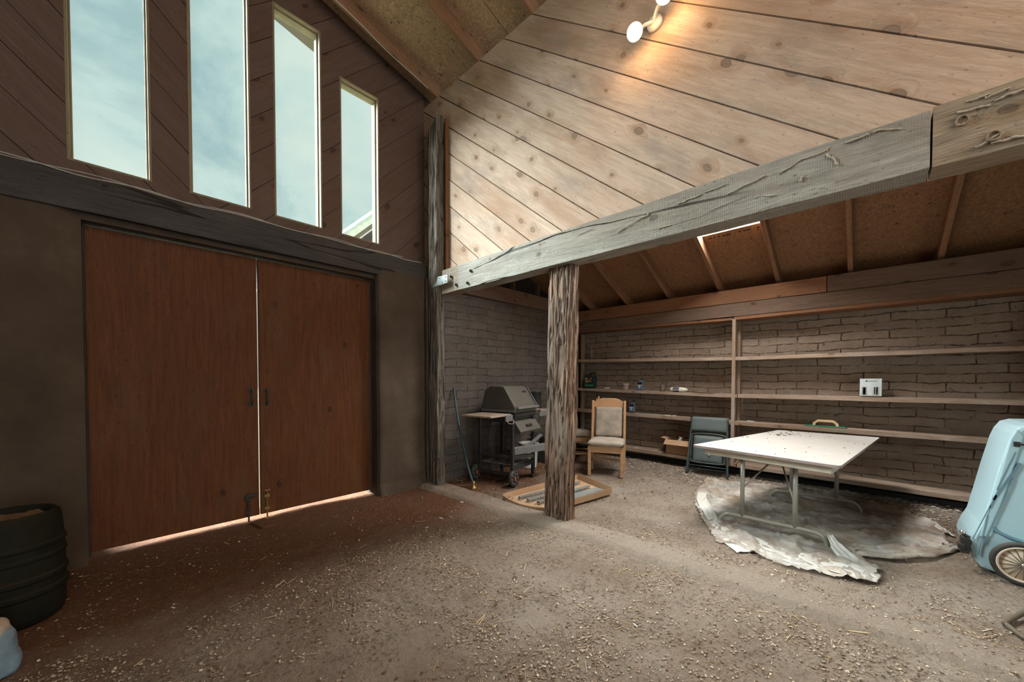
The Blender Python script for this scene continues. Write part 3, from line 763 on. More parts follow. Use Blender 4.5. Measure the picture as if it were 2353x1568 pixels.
# --- lean-to: brick walls
bm = bmesh.new(); box(bm, 3.0, 7.0, 4.30, 4.9, -.1, 2.69)
struct(link('wall_back', bm, M['brick_b']), 'greyish adobe brick wall behind the grill')
bm = bmesh.new(); box(bm, 6.62, 7.0, -5.5, 4.30, -.1, 2.78)
struct(link('wall_right', bm, M['brick_r']), 'tan adobe brick wall behind the shelves')
o = timber('wooden_plank', (3.06, 4.27, 2.805), (6.0, 4.27, 2.805), .05, .23, M['header'])
setp(o, 'dark board lying along the top of the grey brick wall behind the grill', 'board')
bm = bmesh.new(); box(bm, 3.0, 7.2, 4.62, 4.68, 2.69, 4.6); struct(link('wall_back_sheathing', bm, M['blackclean']))
bm = bmesh.new(); box(bm, 7.14, 7.2, -5.5, 4.6, 2.3, 2.75); struct(link('wall_right_sheathing', bm, M['blackclean']))
bm = bmesh.new(); box(bm, 6.7, 7.14, -5.5, 4.6, 2.3, 2.45); struct(link('wall_right_top', bm, M['blackclean']))
for x in (4.86, 5.55, 4.2): struct(timber('trim_%d' % (6 + int(x)), (x, 4.56, 2.92), (x, 4.56, 4.2), .04, .09, M['header'], up=(0, 1, 0)))

# lean-to roof
LZ = lambda x: 2.82 + .42 * (6.3 - x)
ly = [3.88, 3.13, 2.38, 1.62, .885, .14, -.61, -1.36, -2.1, -2.85, -3.6]
ll = ['lean-to rafter hidden behind the rough post', 'lean-to rafter just right of the rough post', 'second lean-to rafter right of the rough post', 'lean-to rafter at the left end of the bright slit', 'lean-to rafter at the right end of the bright slit', 'lean-to rafter standing straight up in the view', 'lean-to rafter with a dark knot, leaning right, nearest the camera']
for k, y in enumerate(ly):
    o = timber('rafter', (7.05, y, LZ(7.05) + .07), (3.12, y, LZ(3.12) + .07), .05, .14, M['rafter2'], bevel=.003)
    setp(o, ll[k] if k < len(ll) else 'lean-to rafter outside the right edge of the view', 'rafter', 'rafters of the lean-to roof')
bm = bmesh.new()
LO = lambda x: LZ(x) + .142
SLX = 5.40
for x0, x1 in ((7.1, 4.83), (4.822, 3.1)):
    bounds = [4.9, 3.13, .885 if x1 < 4 else .885, -1.36, -5.5]
    if x1 > 4: yb = [4.9, 2.38, -.61, -5.5]
    for y1, y0 in (((4.9, 1.62), (.885, -.605), (-.613, -5.5)) if x1 > 4 else ((4.9, 1.62), (.885, -1.355), (-1.363, -5.5))):
        slope_box(bm, x0, x1, y0, y1, LO, .018)
slope_box(bm, 7.1, SLX, .885, 1.62, LO, .018)
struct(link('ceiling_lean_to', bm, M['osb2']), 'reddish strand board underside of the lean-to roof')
# roof sheet above the boards, open over one bay
bm = bmesh.new()
for x0, x1, y0, y1 in ((7.2, SLX, -5.5, 4.9), (SLX, 3.12, 1.62, 4.9), (SLX, 3.12, -5.5, .885)): slope_box(bm, x0, x1, y0, y1, lambda x: LO(x) + .02, .02)
struct(link('ceiling_lean_to_roofing', bm, M['rust']))
# illegible stamp on the board edge by the slit
bm = bmesh.new(); rs = random.Random(3)
y = 1.54
while y > .95:
    l = rs.uniform(.012, .03)
    if rs.random() < .8:
        vs = [bm.verts.new((xx, yy, LO(xx) - .001)) for xx, yy in ((SLX + .05, y), (SLX + .07 + rs.uniform(0, .01), y), (SLX + .075, y - l), (SLX + .05, y - l))]
        bm.faces.new(vs)
    y -= l + .006
struct(link('trim_20', bm, M['ink']))
o = timber('trim_21', (SLX - .004, 1.60, LO(SLX) + .008), (SLX - .004, .905, LO(SLX) + .008), .006, .022, M['trimwood']); struct(o)

# header boards over the shelves
def hb(y0, y1, z, hgt, x, mat, label):
    o = timber('wooden_plank', (x, y0, z), (x, y1, z), .04, hgt, mat); setp(o, label, 'board'); return o
hb(4.28, .365, 2.665, .20, 6.30, M['redboard'], 'reddish knotty board at the top of the shelf wall, left of its joint')
hb(.357, -4.0, 2.665, .205, 6.30, M['header'], 'dark brown board at the top of the shelf wall, right of the joint')
hb(4.28, -4.0, 2.462, .19, 6.31, M['header'], 'long brown board just above the top shelf')

# ------------------------------------------------------------------ shelf unit
su = thing('shelf_unit', 'long rough board shelving across the brick wall', 'shelves', (6.3, 1.4, 0))
def sh(p0, p1, depth=.30, t=.05, mat='shelf', name='shelf'):
    (y0, z0), (y1, z1) = p0, p1
    return timber(name, (6.3 + depth / 2, y0, z0), (6.3 + depth / 2, y1, z1), depth, t, M[mat], su, rough=.004)
sh((4.25, 2.375), (1.42, 2.335), t=.035, mat='redboard'); sh((1.41, 2.345), (-4.0, 2.36), t=.05, mat='redboard')
sh((4.25, 1.80), (1.42, 1.745)); sh((1.41, 1.745), (-4.0, 1.765))
sh((4.25, 1.235), (1.36, 1.185), t=.045); sh((1.35, 1.19), (-4.0, 1.21))
sh((4.25, .815), (1.42, .785), t=.05); sh((1.41, .785), (-4.0, .78))
sh((4.25, .185), (1.36, .16), depth=.17); sh((1.35, .155), (-4.0, .115), depth=.17)
for a, b in (((4.25, .185), (1.36, .16)), ((1.35, .155), (-4.0, .115))):
    timber('shelf', (6.56, a[0], a[1]), (6.56, b[0], b[1]), .16, .05, M['shelf'], su, rough=.004)
for y in (1.41, -1.42, 4.2):
    timber('upright', (6.335, y, .14), (6.335, y, 2.33), .085, .045, M['shelf'], su, up=(0, 1, 0), rough=.003)
    timber('upright', (6.55, y - .02, .14), (6.55, y - .02, 2.33), .085, .045, M['shelf'], su, up=(0, 1, 0))
# black strip put in for the dark gap under the bottom shelf
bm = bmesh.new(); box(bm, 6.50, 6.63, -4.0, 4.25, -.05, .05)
struct(link('gap_strip_right', bm, M['blackclean']))

# ------------------------------------------------------------------ outbuilding seen through the shortest window
ob = thing('outbuilding', 'eave and tin roof of a neighbouring shed seen through the shortest window', 'building', (5, 10, 0))
def in_ob(bm, name, mat):
    o = link(name, bm, mat, ob); o.matrix_parent_inverse = Matrix.Translation((-5, -10, 0)); return o
bm = bmesh.new()
def ob_slope(bm, y0, y1, d0, d1, x0=3.0, x1=8.0):
    f = lambda x: 4.90 + .97 * (x - 3.76)
    vs = [bm.verts.new((x, y, f(x) + d)) for x in (x0, x1) for y in (y0, y1) for d in (d0, d1)]
    for q in ((0, 1, 3, 2), (4, 6, 7, 5), (0, 4, 5, 1), (2, 3, 7, 6), (0, 2, 6, 4), (1, 5, 7, 3)): bm.faces.new([vs[i] for i in q])
ob_slope(bm, 9.0, 14, -.05, 0); in_ob(bm, 'roof', M['steel'])
bm = bmesh.new(); ob_slope(bm, 9.04, 9.08, -.26, -.05); in_ob(bm, 'bargeboard', M['ivory'])
bm = bmesh.new(); ob_slope(bm, 9.3, 9.36, -.40, -.10); in_ob(bm, 'rafter', M['trimwood'])
bm = bmesh.new(); prism(bm, [(3.9, 0), (8, 0), (8, 8.3), (3.9, 4.3)], 1, 9.5, 13.8); in_ob(bm, 'wall', M['redboard'])

# ================================================================== THINGS
def rbox(bm, x0, x1, y0, y1, z0, z1, M=None): return box(bm, x0, x1, y0, y1, z0, z1, M)
def T(*v): return Matrix.Translation(v)
def RX(a): return Matrix.Rotation(R(a), 4, 'X')
def RY(a): return Matrix.Rotation(R(a), 4, 'Y')
def RZ(a): return Matrix.Rotation(R(a), 4, 'Z')
def puff(bm, sx, sy, sz, nx=14, ny=12, e=4, M=None, wob=0.0):
    """soft cushion: superellipse slab"""
    top = []
    for s_ in (1, -1):
        g = []
        for i in range(nx + 1):
            row = []
            for j in range(ny + 1):
                u = -1 + 2 * i / nx; v = -1 + 2 * j / ny
                h = (max(0, 1 - abs(u) ** e)) ** (1 / 2.4) * (max(0, 1 - abs(v) ** e)) ** (1 / 2.4)
                p = Vector((u * sx / 2, v * sy / 2, s_ * sz / 2 * h))
                if wob: p.z += s_ * noise.noise(p * 7) * wob * h
                if M: p = M @ p
                row.append(bm.verts.new(p))
            g.append(row)
        for i in range(nx):
            for j in range(ny): bm.faces.new((g[i][j], g[i + 1][j], g[i + 1][j + 1], g[i][j + 1]))
    bmesh.ops.remove_doubles(bm, verts=bm.verts, dist=1e-4)

# ---- twin floodlight on the plank wall
fl_ = thing('floodlight', 'twin bulb floodlight glowing high on the plank wall', 'floodlight', (3.04, 1.27, 4.32))
bm = bmesh.new(); lathe(bm, [(.06, 0), (.06, .02), (.045, .035), (.0, .036)], 24, RY(-90)); link('mounting_plate', bm, M['white'], fl_, smooth=True)
M['bulbglow'] = emit('bulb_lens_glow', (1.0, .93, .62, 1), 3.2)
bm = bmesh.new(); d = .001
for k, (py, pz) in enumerate(((-.135, .03), (.10, -.105))):
    base_ = Vector((-.03, 0, 0)); tip = Vector((-.16, py, pz))
    face = Vector((-.80, -.42, -.45)) if k == 0 else Vector((-.80, -.25, -.55)); face.normalize()
    back = tip - face * .10
    bm = bmesh.new(); tube(bm, smoothpath([base_, base_.lerp(back, .5) + Vector((-.02, 0, 0)), back], 5), .014)
    q = face.to_track_quat('Z', 'Y').to_matrix().to_4x4()
    lathe(bm, [(.022, -.03), (.026, .0), (.026, .04)], 20, Matrix.Translation(back) @ q)
    link('arm', bm, M['white'], fl_, smooth=True)
    bm = bmesh.new(); lathe(bm, [(.026, .0), (.036, .03), (.055, .065), (.062, .085)], 28, Matrix.Translation(back) @ q)
    sb = link('bulb', bm, M['ivory'], fl_, smooth=True)
    bm = bmesh.new(); lathe(bm, [(.061, .0855), (.058, .094), (.035, .102), (.0, .104)], 28, Matrix.Translation(back) @ q)
    lens = link('lens', bm, M['bulbglow'], sb, smooth=True)
    wp = Vector((3.04, 1.27, 4.32)) + back + face * .125
    sp = lamp('flood_and_fill_light', 'POINT', wp, 7, (1.0, .62, .28), shadow_soft_size=.06)

f2 = thing('floodlight', 'added floodlight for warm fill on the plank wall, unseen past the right edge of the view', 'floodlight', (3.04, -2.3, 4.5))  # added fixture out of view, carries the warm fill lamp
bm = bmesh.new(); lathe(bm, [(.06, 0), (.06, .02), (.045, .035), (.0, .036)], 24, RY(-90)); tube(bm, [(-.03, 0, 0), (-.4, 0, .06)], .014); link('mounting_arm', bm, M['white'], f2, smooth=True)
bm = bmesh.new(); lathe(bm, [(.026, .0), (.036, .03), (.055, .065), (.062, .085)], 28, T(-.42, 0, .06) @ RX(110)); link('bulb', bm, M['ivory'], f2, smooth=True)
sp = lamp('flood_and_fill_light', 'POINT', (2.45, -2.15, 4.52), 110, (1.0, .60, .30), shadow_soft_size=.12)  # added warm fill on the right part of the planks

# ---- folding table
tb = thing('folding_table', 'long white topped folding table with tubular steel legs', 'table', (4.98, .52, 0))
bx, by = 4.98, .52
C4 = [(4.10, 1.285), (3.905, .12), (6.11, -.15), (6.06, .82)]
loc = [(x - bx, y - by) for x, y in C4]
def rounded(poly, r, n=4):
    out = []
    for i in range(len(poly)):
        p = Vector(poly[i]); a = (Vector(poly[i - 1]) - p).normalized(); b = (Vector(poly[(i + 1) % len(poly)]) - p).normalized()
        for k in range(n + 1):
            t = k / n; out.append(tuple((p + a * r) * (1 - t) ** 2 + p * 2 * t * (1 - t) + (p + b * r) * t * t))
    return out
bm = bmesh.new(); prism(bm, rounded(loc, .03), 2, .738, .757); link('tabletop_edge', bm, M['tableedge'], tb)
bm = bmesh.new(); prism(bm, rounded([(x * .999, y * .999) for x, y in loc], .03), 2, .757, .761); link('tabletop', bm, M['tabletop'], tb, bevel=.001)
# debris stuck to the top
bm = bmesh.new(); rs = random.Random(11)
for k in range(90):
    if k < 46: u, v = rs.gauss(.82, .06), rs.gauss(.78, .09)
    else: u, v = rs.random(), rs.random()
    u = min(.97, max(.03, u)); v = min(.96, max(.04, v))
    p = (Vector(loc[0]) * v + Vector(loc[1]) * (1 - v)) * (1 - u) + (Vector(loc[3]) * v + Vector(loc[2]) * (1 - v)) * u
    s_ = rs.uniform(.006, .022) * (1.5 if k < 20 else .6); an = rs.uniform(0, 6)
    pts = [(p.x + math.cos(an + t) * s_ * rs.uniform(.3, 1), p.y + math.sin(an + t) * s_ * rs.uniform(.3, 1)) for t in (0, 1.2, 2.3, 3.4, 4.6)]
    prism(bm, pts, 2, .760, .760 + rs.uniform(.002, .006))
o = link('stuck_debris', bm, M['rust'], tb); setp(o, 'dark scraps stuck to the table top', kind='stuff')
ax = Vector((loc[2][0] - loc[1][0], loc[2][1] - loc[1][1], 0)).normalized(); ay = Vector((-ax.y, ax.x, 0))
ctr = Vector((sum(p[0] for p in loc) / 4, sum(p[1] for p in loc) / 4, 0))
inner = [(ctr.x + (p[0] - ctr.x) * .95, ctr.y + (p[1] - ctr.y) * .86) for p in loc]
for i in range(4):
    p, q = inner[i], inner[(i + 1) % 4]
    timber('apron', (p[0] + bx, p[1] + by, .706), (q[0] + bx, q[1] + by, .706), .012, .062, M['apron'], tb)
def leg_frame(x, ya, yb, fa, fb, x2=None, fx=None):
    """one folding leg frame: base tube with bent feet (fa, fb) and two uprights at ya, yb"""
    X = lambda y: x + (0 if x2 is None else (x2 - x) * (y - fa) / (fb - fa))
    s_ = 1 if fb > fa else -1
    ctrl = [(X(fa), fa, .0), (X(fa), fa + s_ * .004, .05), (X(fa), fa + s_ * .05, .10), (X(fa), fa + s_ * .13, .112), (X((fa + fb) / 2), (fa + fb) / 2, .112), (X(fb), fb - s_ * .13, .112), (X(fb), fb - s_ * .05, .10), (X(fb), fb - s_ * .004, .05), (X(fb), fb, 0)]
    bm = bmesh.new(); tube(bm, [Vector(p) - Vector((bx, by, 0)) for p in smoothpath(ctrl, 6)], .018, 12); link('foot_rail', bm, M['metal_grey'], tb, smooth=True)
    for y in (ya, yb):
        bm = bmesh.new(); tube(bm, [(X(y) - bx, y - by, .112), (X(y) - bx, y - by, .725)], .019, 12); link('leg', bm, M['metal_grey'], tb, smooth=True)
leg_frame(4.15, .84, .43, 1.03, .205)
leg_frame(5.42, .60, .20, .80, .005, 5.46)
bm = bmesh.new()
def seg(bm, a, b, r=.008, P=(bx, by)): tube(bm, [Vector(a) - Vector((*P, 0)), Vector(b) - Vector((*P, 0))], r, 8)
seg(bm, (4.17, .83, .40), (4.62, .66, .62)); seg(bm, (4.17, .44, .34), (4.62, .60, .62)); link('brace', bm, M['metal_grey'], tb, smooth=True)
bm = bmesh.new(); prism(bm, [(-.07, 0), (.07, 0), (.055, .11), (-.055, .11)], 1, -.06, .06)
for v in bm.verts: v.co = v.co + Vector((4.64 - bx, .63 - by, .60))
link('brace_bracket', bm, M['blackclean'], tb, bevel=.004)
bm = bmesh.new(); seg(bm, (5.42, .58, .40), (5.0, .42, .64)); seg(bm, (5.44, .22, .40), (5.0, .36, .64)); link('brace', bm, M['metal_grey'], tb, smooth=True)

# ---- wooden dining chairs
def dining_chair(loc_, rz, label):
    t = thing('dining_chair', label, 'chair', loc_, rz, group=None)
    w_, d_ = .50, .42
    for sx in (-1, 1):
        bm = bmesh.new(); box(bm, sx * .235 - .022, sx * .235 + .022, -.215, -.172, 0, .44); link('leg', bm, M['pinechair'], t, bevel=.005)
        # rear leg and back post in one bent piece
        bm = bmesh.new()
        prism(bm, [(.17, 0), (.21, 0), (.205, .46), (.285, 1.095), (.255, 1.10), (.165, .46)], 0, sx * .245 - .018, sx * .245 + .018)
        link('leg', bm, M['pinechair'], t, bevel=.005)
        bm = bmesh.new(); box(bm, sx * .235 - .012, sx * .235 + .012, -.18, .18, .37, .44); link('side_rail', bm, M['pinechair'], t, bevel=.003)
        bm = bmesh.new(); box(bm, sx * .235 - .010, sx * .235 + .010, -.18, .18, .15, .175); link('stretcher', bm, M['pinechair'], t, bevel=.003)
    bm = bmesh.new(); box(bm, -.215, .215, -.208, -.185, .345, .44); link('front_rail', bm, M['pinechair'], t, bevel=.004)
    bm = bmesh.new(); box(bm, -.215, .215, .178, .200, .16, .19); link('stretcher', bm, M['pinechair'], t, bevel=.003)
    bm = bmesh.new(); puff(bm, .535, .46, .105, 16, 14, 5, T(0, -.02, .485), .01); link('seat', bm, M['fabric'], t, smooth=True)
    tilt = T(0, .225, .52) @ RX(-7.2)
    bm = bmesh.new(); puff(bm, .43, .50, .05, 14, 14, 8, tilt @ T(0, 0, .245) @ RX(90)); link('backrest', bm, M['fabric'], t, smooth=True)
    bm = bmesh.new()
    prism(bm, [(-.23, .47), (.23, .47), (.23, .565), (.20, .575), (.15, .605), (.10, .62), (-.10, .62), (-.15, .605), (-.20, .575), (-.23, .565)], 1, -.013, .013)
    for v in bm.verts: v.co = tilt @ v.co
    link('crest_rail', bm, M['pinechair'], t, bevel=.005)
    return t
dining_chair((5.13, 2.84, 0), R(-67), 'wooden dining chair with soiled beige padding, facing the camera')
c2 = dining_chair((5.63, 3.62, 0), R(-150), 'second wooden dining chair, mostly hidden behind the rough post')

# ---- folding chair leaning on the shelves
fc = thing('folding_chair', 'dark green-grey folding chair leaning folded against the shelves', 'chair', (5.99, 1.68, 0), rot=(R(-16), 0, R(-82.6)))
def fc_part(name, fn, mat, smooth=True, bevel=0):
    bm = bmesh.new(); fn(bm); return link(name, bm, mat, fc, smooth=smooth, bevel=bevel)
for sx in (-1, 1):
    fc_part('leg', lambda bm: tube(bm, smoothpath([(sx * .275, 0, 0), (sx * .262, 0, .30), (sx * .25, 0, .60), (sx * .245, 0, .70), (sx * .235, 0, .84), (sx * .20, 0, .875)], 5), .0135, 10), M['chairframe'])
    fc_part('leg', lambda bm: tube(bm, smoothpath([(sx * .262, .035, .03), (sx * .245, .03, .35), (sx * .225, .025, .62)], 5), .011, 10), M['chairframe'])
fc_part('backrest', lambda bm: puff(bm, .52, .235, .045, 16, 10, 7, T(0, -.004, .775) @ RX(90)), M['chairgreen'])
fc_part('seat', lambda bm: puff(bm, .415, .42, .055, 16, 14, 7, T(0, .0, .395) @ RX(90)), M['chairgreen'])
fc_part('seat_frame', lambda bm: tube(bm, smoothpath([(-.225, -.012, .24), (-.225, -.012, .56), (-.20, -.012, .615), (0, -.012, .63), (.20, -.012, .615), (.225, -.012, .56), (.225, -.012, .24), (.20, -.012, .195), (0, -.012, .185), (-.20, -.012, .195), (-.225, -.012, .24)], 5), .010, 8), M['chairframe'])
for z in (.14, .10): fc_part('stretcher', lambda bm: tube(bm, [(-.268, .0 if z > .12 else .03, z), (.268, .0 if z > .12 else .03, z)], .007, 8), M['chairframe'])
fc_part('glide', lambda bm: lathe(bm, [(.0, 0), (.012, .004), (.012, .012)], 12, T(.03, -.045, .315) @ RX(90)), M['ivory'])

# ---- gas grill
gr = thing('barbecue_grill', 'black wheeled barbecue grill with closed dusty lid by the brick wall', 'grill', (3.66, 3.44, 0), R(9))
def g(name, fn, mat, smooth=False, bevel=.003, parent=gr):
    bm = bmesh.new(); fn(bm); return link(name, bm, mat, parent, smooth=smooth, bevel=bevel)
FW, FD = .54, .56
for x, y in ((0, 0), (0, FD), (FW, 0), (FW, FD)):
    g('leg', lambda bm: box(bm, x - .022, x + .022, y - .022, y + .022, .12 if x == 0 else .05, .90), M['black'])
for y in (0, FD):
    g('frame_rail', lambda bm: box(bm, .022, FW - .022, y - .014, y + .014, .20, .255), M['black'])
g('frame_rail', lambda bm: box(bm, -.014, .014, .022, FD - .022, .12, .165), M['black'])
g('frame_rail', lambda bm: box(bm, -.014, .014, .022, FD - .022, .35, .385), M['black'])
g('frame_rail', lambda bm: box(bm, FW - .014, FW + .014, .022, FD - .022, .20, .25), M['black'])
def wheel(x, y):
    wh = g('wheel', lambda bm: lathe(bm, [(.055, -.018), (.098, -.026), (.108, -.018), (.108, .018), (.098, .026), (.055, .018)], 32, T(x, y, .108) @ RX(90)), M['black'], smooth=True, bevel=0)
    g('hub', lambda bm: lathe(bm, [(.052, -.02), (.052, .02)], 24, T(x, y, .108) @ RX(90)), M['black'], parent=wh, bevel=.002)
    for k in range(8):
        a_ = k * PI / 4
        g('wheel_slot', lambda bm: lathe(bm, [(.013, -.003), (.013, .003)], 8, T(x + math.cos(a_) * .070, y - .023, .108 + math.sin(a_) * .070) @ RX(90)), M['greymetal'], parent=wh, bevel=0)
    g('hub_cap', lambda bm: box(bm, x - .016, x + .016, y - .034, y - .020, .078, .138), M['hubred'], parent=wh, bevel=.01)
wheel(-.035, -.045); wheel(-.035, FD + .05)
for y in (0, FD):
    c_ = g('caster', lambda bm: lathe(bm, [(.012, -.016), (.028, -.012), (.028, .012), (.012, .016)], 16, T(FW, y, .028) @ RX(90)), M['black'], smooth=True, bevel=0)
# firebox
def firebox(bm):
    prof = [(.0, 1.0), (-.005, .93), (.06, .83), (.44, .83), (.54, .93), (.54, 1.0)]
    prism(bm, prof, 0, .06, .60)
g('firebox', firebox, M['black'], bevel=.012)
g('burner_rim', lambda bm: (box(bm, .03, .63, -.02, .0, .985, 1.015), box(bm, .03, .63, .54, .56, .985, 1.015), box(bm, .03, .05, 0, .54, .985, 1.015), box(bm, .61, .63, 0, .54, .985, 1.015)), M['greymetal'])
lid_prof = [(-.02, 1.01), (-.02, 1.06), (.16, 1.33), (.22, 1.345), (.40, 1.345), (.50, 1.28), (.56, 1.06), (.56, 1.01)]
lid = g('lid', lambda bm: prism(bm, lid_prof, 0, .035, .60), M['dustlid'], bevel=.014)
def lidrib(bm):
    prism(bm, [(p[0] - .008, p[1] + .008) for p in lid_prof], 0, .60, .632)
g('lid_end_cap', lidrib, M['black'], bevel=.01, parent=lid)
g('lid_handle', lambda bm: (box(bm, .05, .60, -.075, -.045, 1.03, 1.062), box(bm, .10, .13, -.05, -.01, 1.035, 1.055), box(bm, .52, .55, -.05, -.01, 1.035, 1.055)), M['greymetal'], parent=lid, bevel=.006)
g('thermometer', lambda bm: box(bm, .42, .50, -.004, .004, -.012, .012, T(0, .10, 1.265) @ RX(-34)), M['blackclean'], parent=lid, bevel=.002)
# control panel
cp = g('control_panel', lambda bm: prism(bm, [(-.02, .86), (-.12, .73), (-.105, .70), (.04, .70), (.04, .86)], 0, .03, .57), M['dustlid'], bevel=.006)
for k in range(3):
    g('knob', lambda bm: lathe(bm, [(.022, 0), (.022, .014), (.014, .03), (.0, .032)], 14, T(.25 + k * .05, -.072, .79) @ RX(52)), M['blackclean'], parent=cp, smooth=True, bevel=0)
# side shelves
for nm, x0, x1 in (('side_shelf', -.50, -.05), ('side_shelf', .66, .98)):
    s_ = g(nm, lambda bm: [box(bm, x0 + .0, x1, y, y + .068, .955, .975) for y in np.arange(-.02, .42, .072)], M['shelf'], bevel=.002)
    g('shelf_rim', lambda bm: box(bm, x1 - .16 if x0 < 0 else x0, x1, -.045, -.022, .885, .965), M['greymetal'], parent=s_, bevel=.003)
g('towel_hook', lambda bm: tube(bm, smoothpath([(-.19, -.05, .90), (-.19, -.075, .865), (-.12, -.085, .855), (-.07, -.075, .865), (-.07, -.05, .90)], 5), .004), M['steel'], smooth=True, bevel=0)
g('gas_hose', lambda bm: tube(bm, smoothpath([(.60, .0, .95), (.66, -.04, .98), (.70, -.03, .92), (.69, -.02, .80), (.62, .0, .72)], 6), .012), M['black'], smooth=True, bevel=0)
g('bottom_shelf', lambda bm: [box(bm, .02, FW - .02, y, y + .07, .258, .272) for y in np.arange(.02, FD - .05, .09)], M['greymetal'])
# loose boards and bits lying on the grill's lower rack
rk = thing('wooden_plank', 'dusty grey plank lying across the lower rack of the grill', 'board', (0, 0, 0))
o = timber('plank', (3.70, 3.47, .455), (4.42, 3.30, .47), .10, .09, M['greymetal'], rk)
rk2 = timber('wooden_plank', (4.02, 3.50, .46), (4.30, 3.46, .62), .05, .035, M['greymetal']); setp(rk2, 'short grey batten slanting up off the lower rack of the grill', 'board')
rk3 = timber('wooden_plank', (3.72, 3.56, .36), (4.14, 3.50, .33), .08, .05, M['greymetal']); setp(rk3, 'grey offcut sticking out under the longer plank in the grill rack', 'board')
bm = bmesh.new()
for k in range(16):
    p = Vector((3.78 + random.uniform(-.02, .28), 3.72 + random.uniform(-.12, .12), .30 + random.uniform(0, .06)))
    a_ = random.uniform(0, 6); tube(bm, smoothpath([p, p + Vector((math.cos(a_) * .07, math.sin(a_) * .07, random.uniform(0, .05))), p + Vector((math.cos(a_ + 1) * .13, math.sin(a_ + 1) * .1, random.uniform(-.02, .02)))], 4), random.uniform(.008, .02), 6)
setp(link('rubbish_bag', bm, M['black'], smooth=True), 'crumpled black rubbish heaped on the lower rack of the grill', 'rubbish')
# bucket behind the grill
bk_ = thing('bucket', 'white plastic bucket standing behind the grill', 'bucket', (4.62, 3.98, 0))
bm = bmesh.new(); lathe(bm, [(.0, 0), (.135, .0), (.138, .02), (.160, .36), (.168, .365), (.168, .40), (.158, .40), (.150, .36), (.125, .03), (.0, .03)], 32); link('pail', bm, M['white'], bk_, smooth=True)
bm = bmesh.new(); tube(bm, smoothpath([(-.168, 0, .37), (-.12, -.12, .44), (0, -.17, .46), (.12, -.12, .44), (.168, 0, .37)], 6), .003); link('bail', bm, M['steel'], bk_, smooth=True)
# black pot on the grill's right shelf
pt = thing('cooking_pot', 'tall black pot on the right side shelf of the grill', 'pot', (4.62, 3.83, .985))
bm = bmesh.new(); lathe(bm, [(.0, 0), (.085, 0), (.09, .01), (.092, .24), (.105, .245), (.105, .258), (.088, .258), (.083, .02), (.0, .015)], 28); link('body', bm, M['black'], pt, smooth=True)
bm = bmesh.new(); tube(bm, smoothpath([(-.095, 0, .19), (-.14, 0, .2), (-.14, 0, .15), (-.095, 0, .16)], 4), .006); link('handle', bm, M['black'], pt, smooth=True)
# planter / crate in the dark behind
bm = bmesh.new(); box(bm, 0, .55, 0, .03, .05, .30); box(bm, 0, .55, .30, .33, .05, .30); box(bm, 0, .03, .03, .30, .05, .30); box(bm, .52, .55, .03, .30, .05, .30); box(bm, 0, .55, 0, .33, .0, .05); box(bm, -.04, .6, -.04, .37, .44, .47)
for x in (0, .50): box(bm, x, x + .05, 0, .05, .3, .44); box(bm, x, x + .05, .28, .33, .3, .44)
for v in bm.verts: v.co += Vector((4.98, 3.86, .0))
setp(link('wooden_crate', bm, M['sill'], bevel=.004), 'dark wooden crate stand in the corner between grill and post', 'crate')

# ---- pole leaning in the corner
pl_ = thing('metal_pole', 'slim teal metal pole leaning against the corner left of the grill', 'pole', (3.23, 3.74, 0))
bm = bmesh.new(); tube(bm, smoothpath([(0, 0, .05), (-.02, .10, .30), (.02, .34, .86), (.08, .52, 1.31)], 8), .015, 10); link('shaft', bm, M['polegreen'], pl_, smooth=True)
bm = bmesh.new(); lathe(bm, [(.045, -.01), (.05, .0), (.03, .02), (.018, .03), (.022, .06), (.017, .09)], 16); link('fitting', bm, M['brass'], pl_, smooth=True)
bm = bmesh.new(); tube(bm, smoothpath([(.02, -.02, .02), (-.05, .10, .012), (-.16, .22, .01), (-.19, .34, .012)], 5), .005); link('cord', bm, M['rust'], pl_, smooth=True)

# ---- cardboard tray with steel rails
tr = thing('cardboard_tray', 'flattened cardboard tray lying on the ground behind the rough post', 'box', (3.8, 2.75, .035))
P = [(3.13, 3.09), (3.14, 2.46), (4.22, 2.27), (4.47, 2.93)]
Pl = [(x - 3.8, y - 2.75) for x, y in P]
bm = bmesh.new(); prism(bm, Pl, 2, -.025, -.015); link('bottom', bm, M['cardboard'], tr)
for i, hgt in zip(range(4), (.055, .075, .085, .075)):
    p, q = Vector(Pl[i]), Vector(Pl[(i + 1) % 4]); n = 10; bm = bmesh.new(); nrm = Vector((q - p).orthogonal()).normalized() if False else Vector((-(q - p).y, (q - p).x)).normalized()
    rows = []
    for k in range(n + 1):
        t = k / n; c_ = p.lerp(q, t); bow = math.sin(PI * t) * (.05 if i == 0 else .01) ; c_ = c_ - nrm * 0 + nrm * (-bow)
        hh = hgt * (1 - .3 * math.sin(PI * t) * (i == 0))
        rows.append([bm.verts.new((c_.x, c_.y, -.025)), bm.verts.new((c_.x - nrm.x * .008, c_.y - nrm.y * .008, -.025 + hh)), bm.verts.new((c_.x - nrm.x * .008 + nrm.x * .004, c_.y - nrm.y * .008 + nrm.y * .004, -.025 + hh)), bm.verts.new((c_.x + nrm.x * .004, c_.y + nrm.y * .004, -.025))])
    for a_, b_ in zip(rows, rows[1:]):
        for k in range(4): bm.faces.new((a_[k], a_[(k + 1) % 4], b_[(k + 1) % 4], b_[k]))
    link('side_wall', bm, M['cardboard'], tr)
